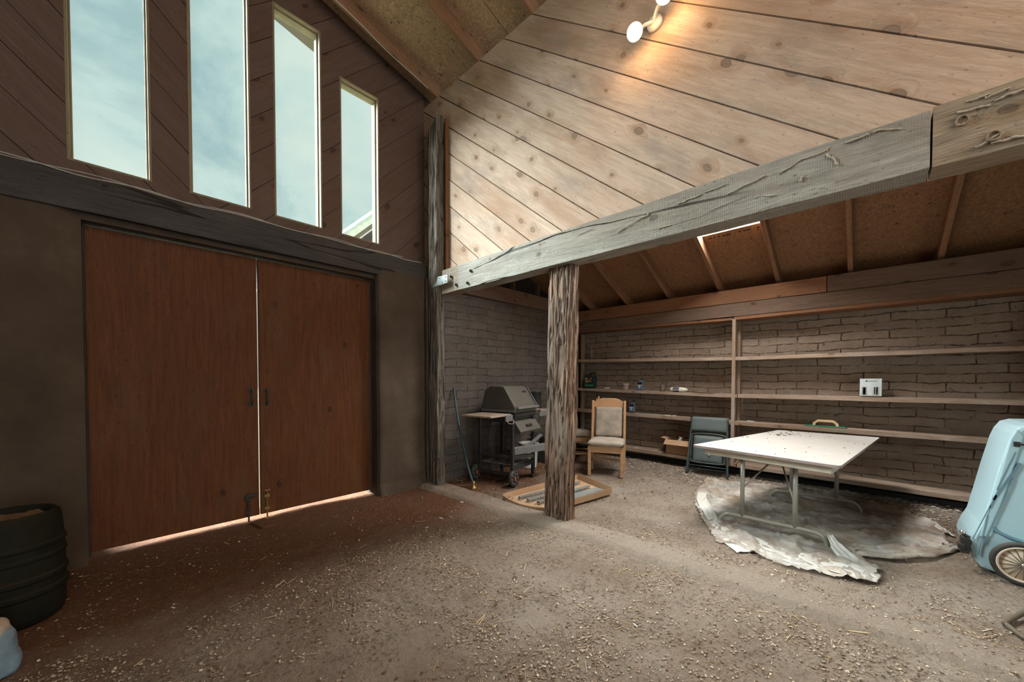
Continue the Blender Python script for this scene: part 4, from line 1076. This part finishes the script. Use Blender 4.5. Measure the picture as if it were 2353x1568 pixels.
def rail(p, q, label, wid=.04):
    p = Vector((*p, .055)); q = Vector((*q, .055)); x = (q - p).normalized(); L = (q - p).length; y = Vector((0, 0, 1)).cross(x)
    bm = bmesh.new(); box(bm, 0, L, -wid / 2, wid / 2, .0, .004); box(bm, 0, L, wid / 2 - .004, wid / 2, -.025, 0)
    box(bm, 0, L, -wid / 2, -wid / 2 + .004, -.006, 0)
    for k in range(int(L / .03)): box(bm, k * .03 + .004, k * .03 + .018, -wid / 2, -wid / 2 + .004, -.026, -.006)
    box(bm, 0, L, -wid / 2, -wid / 2 + .004, -.032, -.026)
    o = link('steel_rail', bm, M['steel']); o.matrix_world = Matrix.Translation(p) @ Matrix((x, y, Vector((0, 0, 1)))).transposed().to_4x4()
    setp(o, label, 'rail')
rail((3.24, 2.93), (4.28, 2.78), 'long slotted steel rail along the far side of the cardboard tray')
rail((3.24, 2.80), (3.62, 2.72), 'short steel rail in the left part of the cardboard tray', .05)
rail((3.26, 2.66), (4.20, 2.58), 'slotted steel rail lying along the middle of the cardboard tray', .05)
rail((3.50, 2.46), (4.18, 2.37), 'slotted steel rail at the near side of the cardboard tray')
bm = bmesh.new(); box(bm, -.28, .28, -.05, .05, 0, .006, T(3.95, 2.49, .035) @ RZ(-10) @ RX(6)); setp(link('metal_sheet', bm, M['steel'], bevel=.001), 'flat grey metal strip in the right half of the cardboard tray', 'metal sheet')

# ---- black keg
kg = thing('keg', 'black ribbed barrel keg with soil on its lid, by the plaster wall', 'keg', (-.44, 3.70, -.01))
prof = [(.0, 0), (.17, 0), (.195, .02), (.205, .05), (.207, .17), (.219, .185), (.219, .205), (.208, .215), (.208, .255), (.219, .268), (.219, .288), (.208, .30), (.207, .38), (.214, .392), (.214, .405), (.206, .415), (.206, .45), (.213, .462), (.213, .475), (.204, .485), (.196, .60), (.188, .64), (.172, .655), (.158, .648), (.150, .63)]
bm = bmesh.new(); lathe(bm, prof + [(.148, .60), (.0, .60)], 48); link('shell', bm, M['keg'], kg, smooth=False, bevel=0)
bm = bmesh.new()
rg = []
for i in range(12):
    r_ = .146 * i / 11; rg.append([bm.verts.new((r_ * math.cos(2 * PI * k / 28), r_ * math.sin(2 * PI * k / 28), .612 + abs(noise.noise(Vector((r_ * math.cos(2 * PI * k / 28) * 22, r_ * math.sin(2 * PI * k / 28) * 22, 1)))) * .03)) for k in range(28)])
for a_, b_ in zip(rg[1:], rg[2:]):
    for k in range(28): bm.faces.new((a_[k], a_[(k + 1) % 28], b_[(k + 1) % 28], b_[k]))
bm.faces.new(rg[1]); link('soil', bm, M['kegdirt'], kg, smooth=True)

# ---- plastic bag, bottom left
bg_ = thing('plastic_bag', 'crumpled pale blue plastic sack at the bottom left corner', 'bag', (-.50, 3.10, 0))
bm = bmesh.new(); rg = []
for j in range(22):
    t = j / 21; z = .25 * math.sin(t * PI / 2) if j else 0; rr = .15 * (max(0, math.cos(t * PI / 2)) ** .42)
    rg.append([bm.verts.new((rr * math.cos(a_) * (1 + .06 * noise.noise(Vector((math.cos(a_) * 2.5, math.sin(a_) * 2.5, z * 16)))) + .008 * noise.noise(Vector((math.cos(a_) * 6, z * 12, 0))), rr * math.sin(a_) * (1 + .06 * noise.noise(Vector((math.cos(a_) * 4, math.sin(a_) * 4, z * 14 + 5)))), z + .012 * noise.noise(Vector((a_ * 3, z * 40, 3))))) for a_ in np.linspace(0, 2 * PI, 40, endpoint=False)])
for a_, b_ in zip(rg, rg[1:]):
    for k in range(40): bm.faces.new((a_[k], a_[(k + 1) % 40], b_[(k + 1) % 40], b_[k]))
bm.faces.new(rg[0][::-1]); bm.faces.new(rg[-1]); link('sack', bm, M['bluebag'], bg_, smooth=True)
bm = bmesh.new(); rg = []
for j in range(10):
    t = j / 9; z = .195 + .055 * math.sin(t * PI / 2); rr = .135 * (max(0, math.cos(t * PI / 2)) ** .5) + .002
    rg.append([bm.verts.new((rr * math.cos(a_) * .86 * (1 + .1 * noise.noise(Vector((math.cos(a_) * 3, math.sin(a_) * 3, 8)))), rr * math.sin(a_) * .86, z + .01 * noise.noise(Vector((a_ * 3, z * 30, 7))) + .006)) for a_ in np.linspace(0, 2 * PI, 40, endpoint=False)])
for a_, b_ in zip(rg, rg[1:]):
    for k in range(40): bm.faces.new((a_[k], a_[(k + 1) % 40], b_[(k + 1) % 40], b_[k]))
bm.faces.new(rg[-1]); link('dirt_crust', bm, M['concrete'], bg_, smooth=True)

# ---- pale blue plastic cart standing on end
ct = thing('yard_cart', 'pale blue plastic yard cart tipped on end beside the shelves', 'cart', (4.42, -.95, 0))
def cc(name, fn, mat, smooth=False, bevel=.004, parent=ct):
    bm = bmesh.new(); fn(bm)
    for v in bm.verts: v.co = v.co + Vector((0, .95, 0))
    return link(name, bm, mat, parent, smooth=smooth, bevel=bevel)
outl = [(-.86, 1.125), (-.815, 1.105), (-.785, 1.05), (-.765, .98), (-.725, .77), (-.685, .53), (-.655, .36), (-.615, .25), (-.60, .18), (-.615, .10), (-.66, .04), (-.74, .02), (-1.05, .05), (-1.38, .25), (-1.55, .70), (-1.50, 1.05), (-1.15, 1.14)]
cc('tub', lambda bm: prism(bm, outl, 0, -.02, .55), M['tub'], bevel=.022)
inner_ = [(y - .045 if y > -1.2 else y + .05, z) for y, z in outl[1:]]
cc('rim_band', lambda bm: prism(bm, [(-.80, 1.09), (-.775, 1.02), (-.70, .55), (-.645, .27), (-.70, .29), (-.745, .55), (-.83, 1.04)], 0, -.032, -.015), M['tub'], bevel=.006)
def groove(a_, b_, wd=.008): 
    A = Vector(a_); B = Vector(b_); n_ = Vector((-(B - A).y, (B - A).x)).normalized() * wd / 2
    return lambda bm: prism(bm, [tuple(A + n_), tuple(B + n_), tuple(B - n_), tuple(A - n_)], 0, -.036, -.028)
for a_, b_, wd in (((-.818, .85), (-.703, .562), .014), ((-.717, .60), (-.69, .50), .010), ((-.791, .741), (-.663, .226), .005), ((-.692, .52), (-.613, .246), .005), ((-.679, .443), (-.641, .133), .004), ((-.795, .926), (-.717, .638), .004)):
    cc('groove', groove(a_, b_, wd), M['tubgroove'], bevel=0)
cc('step', lambda bm: tube(bm, smoothpath([(-.020, -.70, .365), (-.026, -.74, .325), (-.028, -.843, .289), (-.028, -1.1, .25)], 5), .012), M['tubgroove'], smooth=True, bevel=0)
cc('sticker', lambda bm: prism(bm, [(-.845, 1.045), (-.835, 1.06), (-.85, 1.075), (-.862, 1.06)] if False else [(-.86, 1.0), (-.84, 1.0), (-.85, 1.05), (-.87, 1.05)], 0, -.026, -.019), M['whiteink'], bevel=0)
wl = cc('wheel', lambda bm: ringlathe(bm, [(.120, -.018), (.140, -.022), (.150, -.012), (.150, .012), (.140, .022), (.120, .018)], 48, T(-.10, -.83, .15) @ RY(90) ), M['tyre'], smooth=True, bevel=0)
cc('rim', lambda bm: ringlathe(bm, [(.108, -.012), (.117, -.026), (.123, -.020), (.123, .018), (.108, .012)], 48, T(-.10, -.83, .15) @ RY(90)), M['wheelcream'], smooth=True, bevel=0, parent=wl)
cc('hub_disc', lambda bm: lathe(bm, [(.0, -.012), (.112, -.006), (.112, .006), (.0, .012)], 40, T(-.10, -.83, .15) @ RY(90)), M['wheelcream'], smooth=True, bevel=0, parent=wl)
def spk_(bm):
    for k in range(18):
        a_ = k * 2 * PI / 18 + .1
        tube(bm, [(-.118, -.83 + math.cos(a_) * .015, .15 + math.sin(a_) * .015), (-.110, -.83 + math.cos(a_ + .06) * .112, .15 + math.sin(a_ + .06) * .112)], .0022, 5)
cc('spokes', spk_, M['rust'], bevel=0, parent=wl)
cc('axle_cap', lambda bm: lathe(bm, [(.0, -.012), (.014, -.01), (.016, .01)], 14, T(-.118, -.83, .15) @ RY(90)), M['chrome'], smooth=True, bevel=0, parent=wl)
cc('latch', lambda bm: (box(bm, -.05, .02, -.60, -.555, .13, .25), box(bm, -.06, .0, -.575, -.54, .16, .2), tube(bm, [(-.03, -.60, .25), (-.03, -.56, .275)], .012)), M['blackclean'], bevel=.006)
cc('latch_knob', lambda bm: lathe(bm, [(.0, -.02), (.016, -.012), (.018, .0), (.014, .014), (.0, .018)], 14, T(-.03, -.565, .285)), M['chrome'], smooth=True, bevel=0)
cc('top_clip', lambda bm: (box(bm, -.045, -.02, -.815, -.785, .965, 1.0), box(bm, -.05, -.03, -.83, -.80, .975, .99)), M['blackclean'], bevel=.003)

# ---- bent steel stand poking in at the right edge
st = thing('metal_stand', 'rusty bent steel strap of a stand at the bottom right edge', 'stand', (3.53, -.63, 0))
bm = bmesh.new()
tube(bm, smoothpath([(-.20, -.20, .01), (-.12, -.055, .012), (0, 0, .015), (.03, 0, .02), (.22, -.11, .05), (.40, -.30, .20)], 6), .014, 8); link('strap', bm, M['rust'], st, smooth=True)

# ---- cardboard box on the bottom shelf
cb = thing('cardboard_box', 'open brown cardboard box on the bottom shelf beside the folding chair', 'box', (6.44, 2.20, .198))
def cbp(name, pts, ax_, a_, b_, par=cb):
    bm = bmesh.new(); prism(bm, pts, ax_, a_, b_); return link(name, bm, M['cardboard'], par)
cbp('side_wall', [(-.19, 0), (.19, 0), (.19, .235), (-.19, .235)], 0, -.13, -.125)
cbp('side_wall', [(-.19, 0), (.19, 0), (.19, .235), (-.19, .235)], 0, .125, .13)
cbp('side_wall', [(-.13, 0), (.13, 0), (.13, .235), (-.13, .235)], 1, -.195, -.19)
cbp('side_wall', [(-.13, 0), (.13, 0), (.13, .235), (-.13, .235)], 1, .19, .195)
cbp('bottom', [(-.13, -.19), (.13, -.19), (.13, .19), (-.13, .19)], 2, 0, .005)
bm = bmesh.new(); box(bm, -.115, 0, -.20, .205, -.003, .003, T(-.128, 0, .232) @ RY(-38)); link('flap', bm, M['cardboard'], cb)
bm = bmesh.new(); box(bm, -.12, .12, 0, .10, -.003, .003, T(0, .192, .235) @ RX(12)); link('flap', bm, M['cardboard'], cb)
jr = thing('glass_jar', 'small grey-green jar with loose lid sticking out of the cardboard box', 'jar', (6.42, 2.22, .36), rot=(R(8), R(10), 0))
bm = bmesh.new(); lathe(bm, [(.0, 0), (.035, 0), (.037, .06), (.028, .08), (.028, .09)], 18); link('body', bm, M['steel'], jr, smooth=True)
bm = bmesh.new(); lathe(bm, [(.0, .0), (.032, .0), (.032, .012), (.0, .014)], 18, T(.01, 0, .10) @ RX(14)); link('lid', bm, M['white'], jr, smooth=True)
bm = bmesh.new(); box(bm, -.06, .06, -.01, .01, 0, .006, T(6.40, 2.34, .455) @ RZ(70) @ RY(6)); setp(link('wooden_stick', bm, M['rust']), 'thin dark stick lying across the open cardboard box', 'stick')

# ---- things on the shelves
def label_marks(parent, rects, x):
    for name, mat, y0, y1, z0, z1 in rects:
        bm = bmesh.new(); box(bm, x - .001, x, y0, y1, z0, z1); link(name, bm, mat, parent)
# dark green jug
jg = thing('motor_oil_jug', 'dark green square jug on the middle shelf, nearest the rough post', 'jug', (6.44, 3.93, 1.262))
bm = bmesh.new(); box(bm, -.06, .06, -.115, .115, 0, .235); link('body', bm, M['jug'], jg, bevel=.02)
bm = bmesh.new(); tube(bm, smoothpath([(0, -.105, .225), (0, -.10, .285), (0, -.03, .295), (0, .03, .255)], 5), .014); link('handle', bm, M['jug'], jg, smooth=True)
bm = bmesh.new(); lathe(bm, [(.024, .235), (.024, .27), (.020, .275), (.0, .275)], 14, T(0, .08, 0)); link('cap', bm, M['jug'], jg, smooth=True)
label_marks(jg, [('label_line', M['whiteink'], .035, .085, .190, .197), ('label_line', M['whiteink'], .03, .085, .170, .180), ('label_line', M['yellow'], -.02, .085, .146, .154), ('label_line', M['yellow'], -.055, .085, .124, .136), ('label_line', M['yellow'], .02, .085, .102, .112), ('label_band', M['greenink'], -.09, .095, .03, .07)], -.0605)
bm = bmesh.new(); lathe(bm, [(.022, 0), (.022, .002)], 16, T(-.062, -.045, .182) @ RY(90)); link('label_dot', bm, M['red'], jg)
# white can
wc = thing('paint_can', 'small white can with a red slanted stripe on the middle shelf', 'can', (6.42, 3.18, 1.247))
bm = bmesh.new(); lathe(bm, [(.0, 0), (.052, 0), (.052, .10), (.055, .10), (.055, .107), (.046, .107), (.046, .102), (.0, .102)], 28); link('body', bm, M['white'], wc, smooth=True, bevel=0)
bm = bmesh.new(); rows = []
for k in range(15):
    a_ = PI + R(-70) + R(110) * k / 14; z = .09 - .035 * (k / 14)
    rows.append([bm.verts.new((.0528 * math.cos(a_), .0528 * math.sin(a_), z - d_)) for d_ in (.0, .016 + .006 * (k % 2))])
for a_, b_ in zip(rows, rows[1:]): bm.faces.new((a_[0], b_[0], b_[1], a_[1]))
link('red_stripe', bm, M['red'], wc)
# oil bottles
def oil_bottle(loc_, label):
    t = thing('oil_bottle', label, 'bottle', loc_, 0, 'blue-grey oil bottles on the shelves')
    bm = bmesh.new(); prism(bm, [(-.052, 0), (.052, 0), (.052, .135), (-.028, .175), (-.050, .18), (-.052, .17)], 0, -.032, .032); link('body', bm, M['bottleblue'], t, bevel=.010)
    bm = bmesh.new(); lathe(bm, [(.014, .17), (.014, .195), (.016, .195), (.016, .215), (.0, .217)], 14, T(0, -.033, 0)); link('cap', bm, M['jug'], t, smooth=True)
    label_marks(t, [('label', M['ink'], -.046, .035, .098, .138), ('label_mark', M['whiteink'], .01, .030, .118, .132), ('label_mark', M['whiteink'], -.01, .032, .102, .110), ('label_stripe', M['red'], -.044, -.02, .108, .118), ('label_stripe', M['whiteink'], -.044, -.015, .120, .130), ('label_text', M['whiteink'], -.035, .030, .078, .088), ('label_text', M['whiteink'], -.02, .022, .064, .074), ('label_text', M['whiteink'], -.006, .008, .03, .055)], -.0325)
    return t
oil_bottle((6.42, 2.90, 1.245), 'blue-grey oil bottle on the middle shelf, right of the small white can')
oil_bottle((6.42, 3.05, .845), 'blue-grey oil bottle on the lower shelf, just right of the dining chair back')
# old metal can with wire
mc = thing('metal_can', 'old grey metal can with a spout and wire bail on the middle shelf', 'can', (6.42, 2.505, 1.238))
bm = bmesh.new(); lathe(bm, [(.0, 0), (.046, 0), (.046, .012), (.043, .016), (.043, .085), (.030, .10), (.018, .105), (.018, .125), (.024, .128), (.024, .138), (.0, .14)], 24); link('body', bm, M['rust'], mc, smooth=True)
bm = bmesh.new(); tube(bm, smoothpath([(0, -.045, .03), (0, -.065, .08), (0, -.05, .13), (0, -.01, .145)], 5), .003); tube(bm, smoothpath([(0, -.05, .02), (.02, -.13, .06), (.02, -.15, .14), (.02, -.12, .19)], 5), .0018); tube(bm, smoothpath([(.02, .0, .13), (.03, .11, .20), (.03, .16, .22), (.03, .20, .20)], 5), .0015); link('wire', bm, M['rust'], mc, smooth=True)
# white bottle lying down
wb = thing('caulk_bottle', 'white plastic bottle with a navy label lying on the middle shelf', 'bottle', (6.42, 2.235, 1.263), rot=(0, 0, R(-88)))
bm = bmesh.new(); lathe(bm, [(.0, -.135), (.030, -.132), (.040, -.12), (.041, .04), (.036, .09), (.022, .125), (.012, .14), (.0, .142)], 28, RY(90)); link('body', bm, M['ivory'], wb, smooth=True)
bm = bmesh.new(); rows = []
for k in range(10):
    a_ = R(-80) + R(140) * k / 9
    rows.append([bm.verts.new((x_, -.0415 * math.cos(a_), .0415 * math.sin(a_))) for x_ in (-.085, .012)])
for a_, b_ in zip(rows, rows[1:]): bm.faces.new((a_[0], b_[0], b_[1], a_[1]))
link('label', bm, M['navy'], wb)
bm = bmesh.new()
for k, (x_, sl) in enumerate(((-.075, .0), (-.058, .008), (-.045, .0), (-.028, .0), (-.01, .008), (.0, -.004))):
    vs = [bm.verts.new((x_ + dx + (sl if dz > 0 else 0), -.0425, dz)) for dx, dz in ((0, -.018), (.005, -.018), (.005, .018), (0, .018))]; bm.faces.new(vs)
link('label_lettering', bm, M['whiteink'], wb)
bm = bmesh.new()
for x_ in (-.066, -.035, .004):
    vs = [bm.verts.new((x_ + dx, -.0427, dz)) for dx, dz in ((0, -.014), (.007, -.014), (.004, .012))]; bm.faces.new(vs)
link('label_lettering_red', bm, M['red'], wb)
bm = bmesh.new(); tube(bm, smoothpath([(6.40, 2.09, 1.235), (6.38, 2.0, 1.232), (6.35, 1.86, 1.226), (6.33, 1.68, 1.224)], 5), [.006] * 6 + [.009] * 10, 8); setp(link('chisel', bm, M['rust'], smooth=True), 'long dark chisel at the front edge of the middle shelf, pointing right', 'tool')
bm = bmesh.new(); lathe(bm, [(.0, 0), (.012, 0), (.012, .02), (.006, .025), (.006, .04), (.0, .041)], 12, T(6.44, 2.01, 1.228)); setp(link('bolt', bm, M['rust'], smooth=True), 'small upright black bolt right of the lying white bottle', 'bolt')
bm = bmesh.new(); tube(bm, [(6.47, 3.92, 1.823), (6.47, 3.925, 2.10)], .012, 12); setp(link('plastic_tube', bm, M['steel'], smooth=True), 'thin grey tube standing upright on the second shelf near the post', 'tube')
# carton
cx_ = thing('carton', 'pale printed carton alone on the right middle shelf', 'box', (6.43, -.065, 1.232))
bm = bmesh.new(); box(bm, -.055, .055, -.098, .098, 0, .215); link('carton_body', bm, M['paperbox'], cx_, bevel=.003)
label_marks(cx_, [('picture', M['steel'], .035, .078, .012, .115), ('picture', M['ink'], .045, .068, .02, .105), ('picture', M['steel'], -.07, -.025, .012, .115), ('picture', M['ink'], -.062, -.05, .02, .11), ('picture', M['ink'], -.04, -.032, .03, .11), ('picture', M['whiteink'], -.015, .025, .012, .10), ('lettering', M['ink'], .028, .046, .178, .192)] + [('lettering', M['ink'], -.055 + k * .016, -.048 + k * .016, .180, .190) for k in range(5)], -.0565)
# plasterer's float
ft = thing('plastering_float', 'green based float with an arched wooden handle on the right lower shelf', 'float', (6.39, .355, .812), rot=(0, 0, R(-93)))
bm = bmesh.new(); box(bm, -.205, .205, -.05, .05, 0, .014); link('sole', bm, M['floatgreen'], ft, bevel=.003)
bm = bmesh.new(); prism(bm, [(-.135, .014), (-.105, .014), (-.095, .045), (-.07, .062), (.07, .062), (.095, .045), (.105, .014), (.135, .014), (.13, .05), (.08, .092), (-.08, .092), (-.13, .05)], 1, -.014, .014); link('handle', bm, M['lightwood'], ft, bevel=.004)
# odds and ends on the shelves
bm = bmesh.new()
for k, (y, z, l) in enumerate(((2.40, .82, .05), (2.30, .82, .03), (3.55, 1.262, .06), (1.9, 1.225, .04), (1.2, .815, .05), (2.95, .198, .03))):
    box(bm, -.015, .015, -l, l, 0, .012, T(6.40, y, z) @ RZ(k * 37))
setp(link('paper_scraps', bm, M['sheetwhite']), 'small pale scraps lying here and there on the shelf boards', 'scraps', kind='stuff')

# ---- plastic sheeting on the floor under the table
out_ = [(4.88, 1.52), (4.45, 1.36), (4.11, 1.20), (3.80, 1.03), (3.60, .93), (3.64, .80), (3.56, .62), (3.50, .46), (3.54, .20), (3.62, -.08), (3.92, -.10), (4.12, .02), (4.22, -.02), (4.40, -.33), (4.85, -.55), (5.3, -.60), (5.62, -.50), (5.93, -.29), (6.12, .10), (6.18, .62), (6.0, 1.1), (5.80, 1.62), (5.3, 1.56)]
def inside(x, y, P):
    c = False
    for i in range(len(P)):
        (x1, y1), (x2, y2) = P[i], P[i - 1]
        if (y1 > y) != (y2 > y) and x < (x2 - x1) * (y - y1) / (y2 - y1) + x1: c = not c
    return c
def fold_h(x, y):
    p = Vector((x * 2.2 + y * .6, y * 4.6 - x * .8, 0)); q = p + noise.noise_vector(p * .8) * 1.1
    return max(0, 1 - abs(noise.noise(q)) * 5) * .026 + max(0, 1 - abs(noise.noise(q * 2.1 + Vector((5, 2, 0)))) * 5) * .014 + noise.noise(q * 6) * .004
bm = bmesh.new(); st_ = .02; V = {}
nx_ = int(2.9 / st_); ny_ = int(2.5 / st_)
for i in range(nx_):
    for j in range(ny_):
        x, y = 3.42 + i * st_, -.75 + j * st_
        if inside(x, y, out_): V[i, j] = bm.verts.new((x + noise.noise(Vector((x * 9, y * 9, 1))) * .02, y + noise.noise(Vector((x * 9, y * 9, 4))) * .02, .012 + fold_h(x, y)))
for (i, j) in list(V):
    q = [(i, j), (i + 1, j), (i + 1, j + 1), (i, j + 1)]
    if all(k in V for k in q): bm.faces.new([V[k] for k in q])
sh_ = link('plastic_sheet', bm, M['sheet'], smooth=True); setp(sh_, 'wrinkled dusty plastic sheeting spread under the folding table', 'plastic sheet')
def ribbon(ctrl, widths, mat, name, parent, seed, lift=.008, n=9, fold=.016):
    pts = smoothpath(ctrl, 9); bm = bmesh.new(); rows = []
    for i, p in enumerate(pts):
        t = i / (len(pts) - 1); wd = np.interp(t, np.linspace(0, 1, len(widths)), widths)
        dr = (pts[min(i + 1, len(pts) - 1)] - pts[max(i - 1, 0)]).normalized(); nr = Vector((-dr.y, dr.x, 0))
        row = []
        for k in range(n + 1):
            s_ = -1 + 2 * k / n
            q = p + nr * s_ * wd / 2
            h = lift + fold * abs(math.sin(s_ * 4 + seed + 2 * noise.noise(Vector((t * 5, seed, 0))))) * (.3 + abs(noise.noise(Vector((t * 4, s_ * 2, seed))))) + noise.noise(Vector((t * 8, s_ * 3, seed))) * .006
            e = noise.noise(Vector((t * 6, k, seed))) * .016 * (abs(s_) > .9)
            row.append(bm.verts.new((q.x + nr.x * e, q.y + nr.y * e, max(.008, p.z + h))))
        rows.append(row)
    for a_, b_ in zip(rows, rows[1:]):
        for k in range(n): bm.faces.new((a_[k], b_[k], b_[k + 1], a_[k + 1]))
    o = link(name, bm, mat, parent, smooth=True)
    so = o.modifiers.new('thick', 'SOLIDIFY'); so.thickness = .003
    return o
rib = thing('plastic_film', 'long twisted white plastic film running along the near side of the table feet', 'plastic film', (0, 0, 0))
ribbon([(5.0, 1.44, .02), (4.62, 1.33, .03), (4.30, 1.17, .02), (4.12, 1.08, .01), (3.92, .95, .0), (3.72, .80, .0), (3.60, .66, .0)], [.10, .12, .12, .10, .14, .22, .26], M['sheetwhite'], 'film', rib, 1)
ribbon([(3.95, .78, .0), (3.78, .58, .0), (3.70, .40, .0), (3.72, .26, .0)], [.10, .22, .24, .16], M['sheetwhite'], 'film', rib, 2)
ribbon([(3.80, .36, .0), (3.74, .18, .01), (3.74, .02, .01), (3.72, -.10, .0)], [.14, .26, .26, .14], M['sheetwhite'], 'film', rib, 3, fold=.022)
ribbon([(4.16, .19, .10), (4.08, .14, .05), (3.96, .06, .01), (3.86, -.05, .0)], [.05, .10, .16, .20], M['sheetwhite'], 'film', rib, 5, fold=.03)
rp = thing('plastic_film', 'rope-like gathered plastic film stretching right towards the blue cart', 'plastic film', (0, 0, 0))
ribbon([(4.20, .05, .0), (4.28, -.12, .01), (4.46, -.34, .02), (4.68, -.50, .01), (4.86, -.60, .01)], [.16, .20, .16, .08, .05], M['sheet'], 'film', rp, 7, fold=.05)
ribbon([(5.62, -.50, .0), (5.42, -.55, .0), (5.22, -.62, .0)], [.10, .07, .02], M['sheetwhite'], 'film', rp, 8, fold=.02)

# ---- litter on the dirt: chaff, straw and clods (uncountable)
def litter(name, n, mat_cols, area, smin, smax, asp, seed, weight=None, zoff=.0, label=''):
    r = np.random.default_rng(seed); verts = []; faces = []; cols = []
    k = 0
    while k < n:
        x = r.uniform(area[0], area[1]); y = r.uniform(area[2], area[3])
        if weight and r.random() > weight(x, y): continue
        s_ = smin * (smax / smin) ** r.random(); a_ = r.uniform(0, 2 * PI); l = s_; w_ = s_ * r.uniform(*asp)
        z = floor_h(x, y) + .002 + zoff
        if 2.9 < x < 3.25 and y < 4.2: z = max(z, .032)
        ca, sa = math.cos(a_), math.sin(a_); tz = r.uniform(-.35, .35) * min(l, .02); tw = r.uniform(-.3, .3) * w_; th = min(.004, w_ * .5)
        b0 = len(verts)
        for dz in (0, th):
            for u, v in ((-1, -1), (1, -.8), (.9, 1), (-.9, .8)):
                verts.append((x + ca * u * l / 2 - sa * v * w_ / 2, y + sa * u * l / 2 + ca * v * w_ / 2, z + u * tz / 2 + v * tw / 2 + abs(tz) / 2 + abs(tw) / 2 + dz))
        faces += [(b0, b0 + 3, b0 + 2, b0 + 1), (b0 + 4, b0 + 5, b0 + 6, b0 + 7), (b0, b0 + 1, b0 + 5, b0 + 4), (b0 + 1, b0 + 2, b0 + 6, b0 + 5), (b0 + 2, b0 + 3, b0 + 7, b0 + 6), (b0 + 3, b0, b0 + 4, b0 + 7)]
        c = mat_cols[r.integers(len(mat_cols))]; f_ = r.uniform(.7, 1.25); cols += [(c[0] * f_, c[1] * f_, c[2] * f_, 1)] * 8
        k += 1
    me = bpy.data.meshes.new(name); me.from_pydata(verts, [], faces)
    ca_ = me.color_attributes.new('Col', 'FLOAT_COLOR', 'POINT'); ca_.data.foreach_set('color', np.array(cols, dtype=np.float32).ravel())
    o = bpy.data.objects.new(name, me); COL.objects.link(o); me.materials.append(M['litter'])
    setp(o, label, 'litter', kind='stuff'); return o
m, nt, b, out = newmat('litter_chips'); at = nt.nodes.new('ShaderNodeAttribute'); at.attribute_name = 'Col'; lk(nt, at.outputs['Color'], b.inputs['Base Color']); b.inputs['Roughness'].default_value = .9; b.inputs['Specular IOR Level'].default_value = .15; M['litter'] = m
tan = [(.36, .27, .19), (.46, .37, .27), (.26, .18, .12), (.17, .12, .08), (.30, .22, .15), (.52, .44, .34)]
def wgt(x, y):
    n = .42 + .7 * noise.noise(Vector((x * .9, y * .9, 7))) + .7 * noise.noise(Vector((x * 3.2, y * 3.2, 1))) + .5 * noise.noise(Vector((x * 9, y * 9, 3)))
    d = math.hypot(x, y); near = 1 / (1 + (d / 3.2) ** 2)
    if 2.88 < x < 3.2: n *= .45
    if y > 3.0 and x < 2.9: n *= .15
    return max(0, n) * (.25 + near)
litter('floor_chaff', 60000, tan, (-.8, 6.5, -1.6, 4.3), .0035, .015, (.25, .8), 1, wgt, label='fine chaff and chips trodden into the dirt floor')
litter('floor_straw', 1300, [(.50, .38, .22), (.42, .32, .2), (.55, .47, .34)], (-.6, 6.4, -1.5, 4.2), .03, .11, (.02, .05), 2, wgt, label='loose straws scattered over the dirt floor')
litter('floor_gravel', 2600, [(.42, .37, .30), (.5, .45, .38), (.3, .25, .2)], (5.0, 6.5, -1.5, 3.4), .012, .035, (.5, .9), 3, lambda x, y: max(0, (x - 5.3)) , label='pale coarse chips on the ground in front of the bottom shelf')
litter('white_flakes', 34, [(.62, .62, .6), (.55, .52, .46)], (.0, 5.5, -1.2, 3.6), .012, .045, (.3, .6), 4, None, label='small white flakes dotted over the dirt floor')
bm = bmesh.new(); rs = random.Random(5)
for k in range(260):
    cl_ = rs.choice([(1.3, 2.6), (1.0, 1.4), (1.9, 2.9), (2.4, 3.6), (3.8, 2.5), (1.0, .2), (1.6, .3), (4.7, 1.9), (3.6, 3.6), (2.0, 1.6), (5.4, 2.3)])
    x, y = rs.gauss(cl_[0], .34), rs.gauss(cl_[1], .26)
    if not (-.3 < x < 6.2 and -1 < y < 4.2) or 2.85 < x < 3.25: continue
    r_ = rs.uniform(.003, .009) if k % 12 else rs.uniform(.011, .017)
    q = bmesh.ops.create_icosphere(bm, subdivisions=2, radius=r_)
    for v in q['verts']: v.co = Vector((v.co.x * 1.3, v.co.y, v.co.z * .7)) * (1 + .75 * noise.noise(v.co * 150 + Vector((k, 0, 0)))) + Vector((x, y, floor_h(x, y) + r_ * .3))
setp(link('dirt_clods', bm, plain('dark_clod', (.12, .07, .04), .95, var=.4, bmp=.5, scale=60)), 'dark crumbly clods in small clusters on the dirt floor', 'clods', kind='stuff')
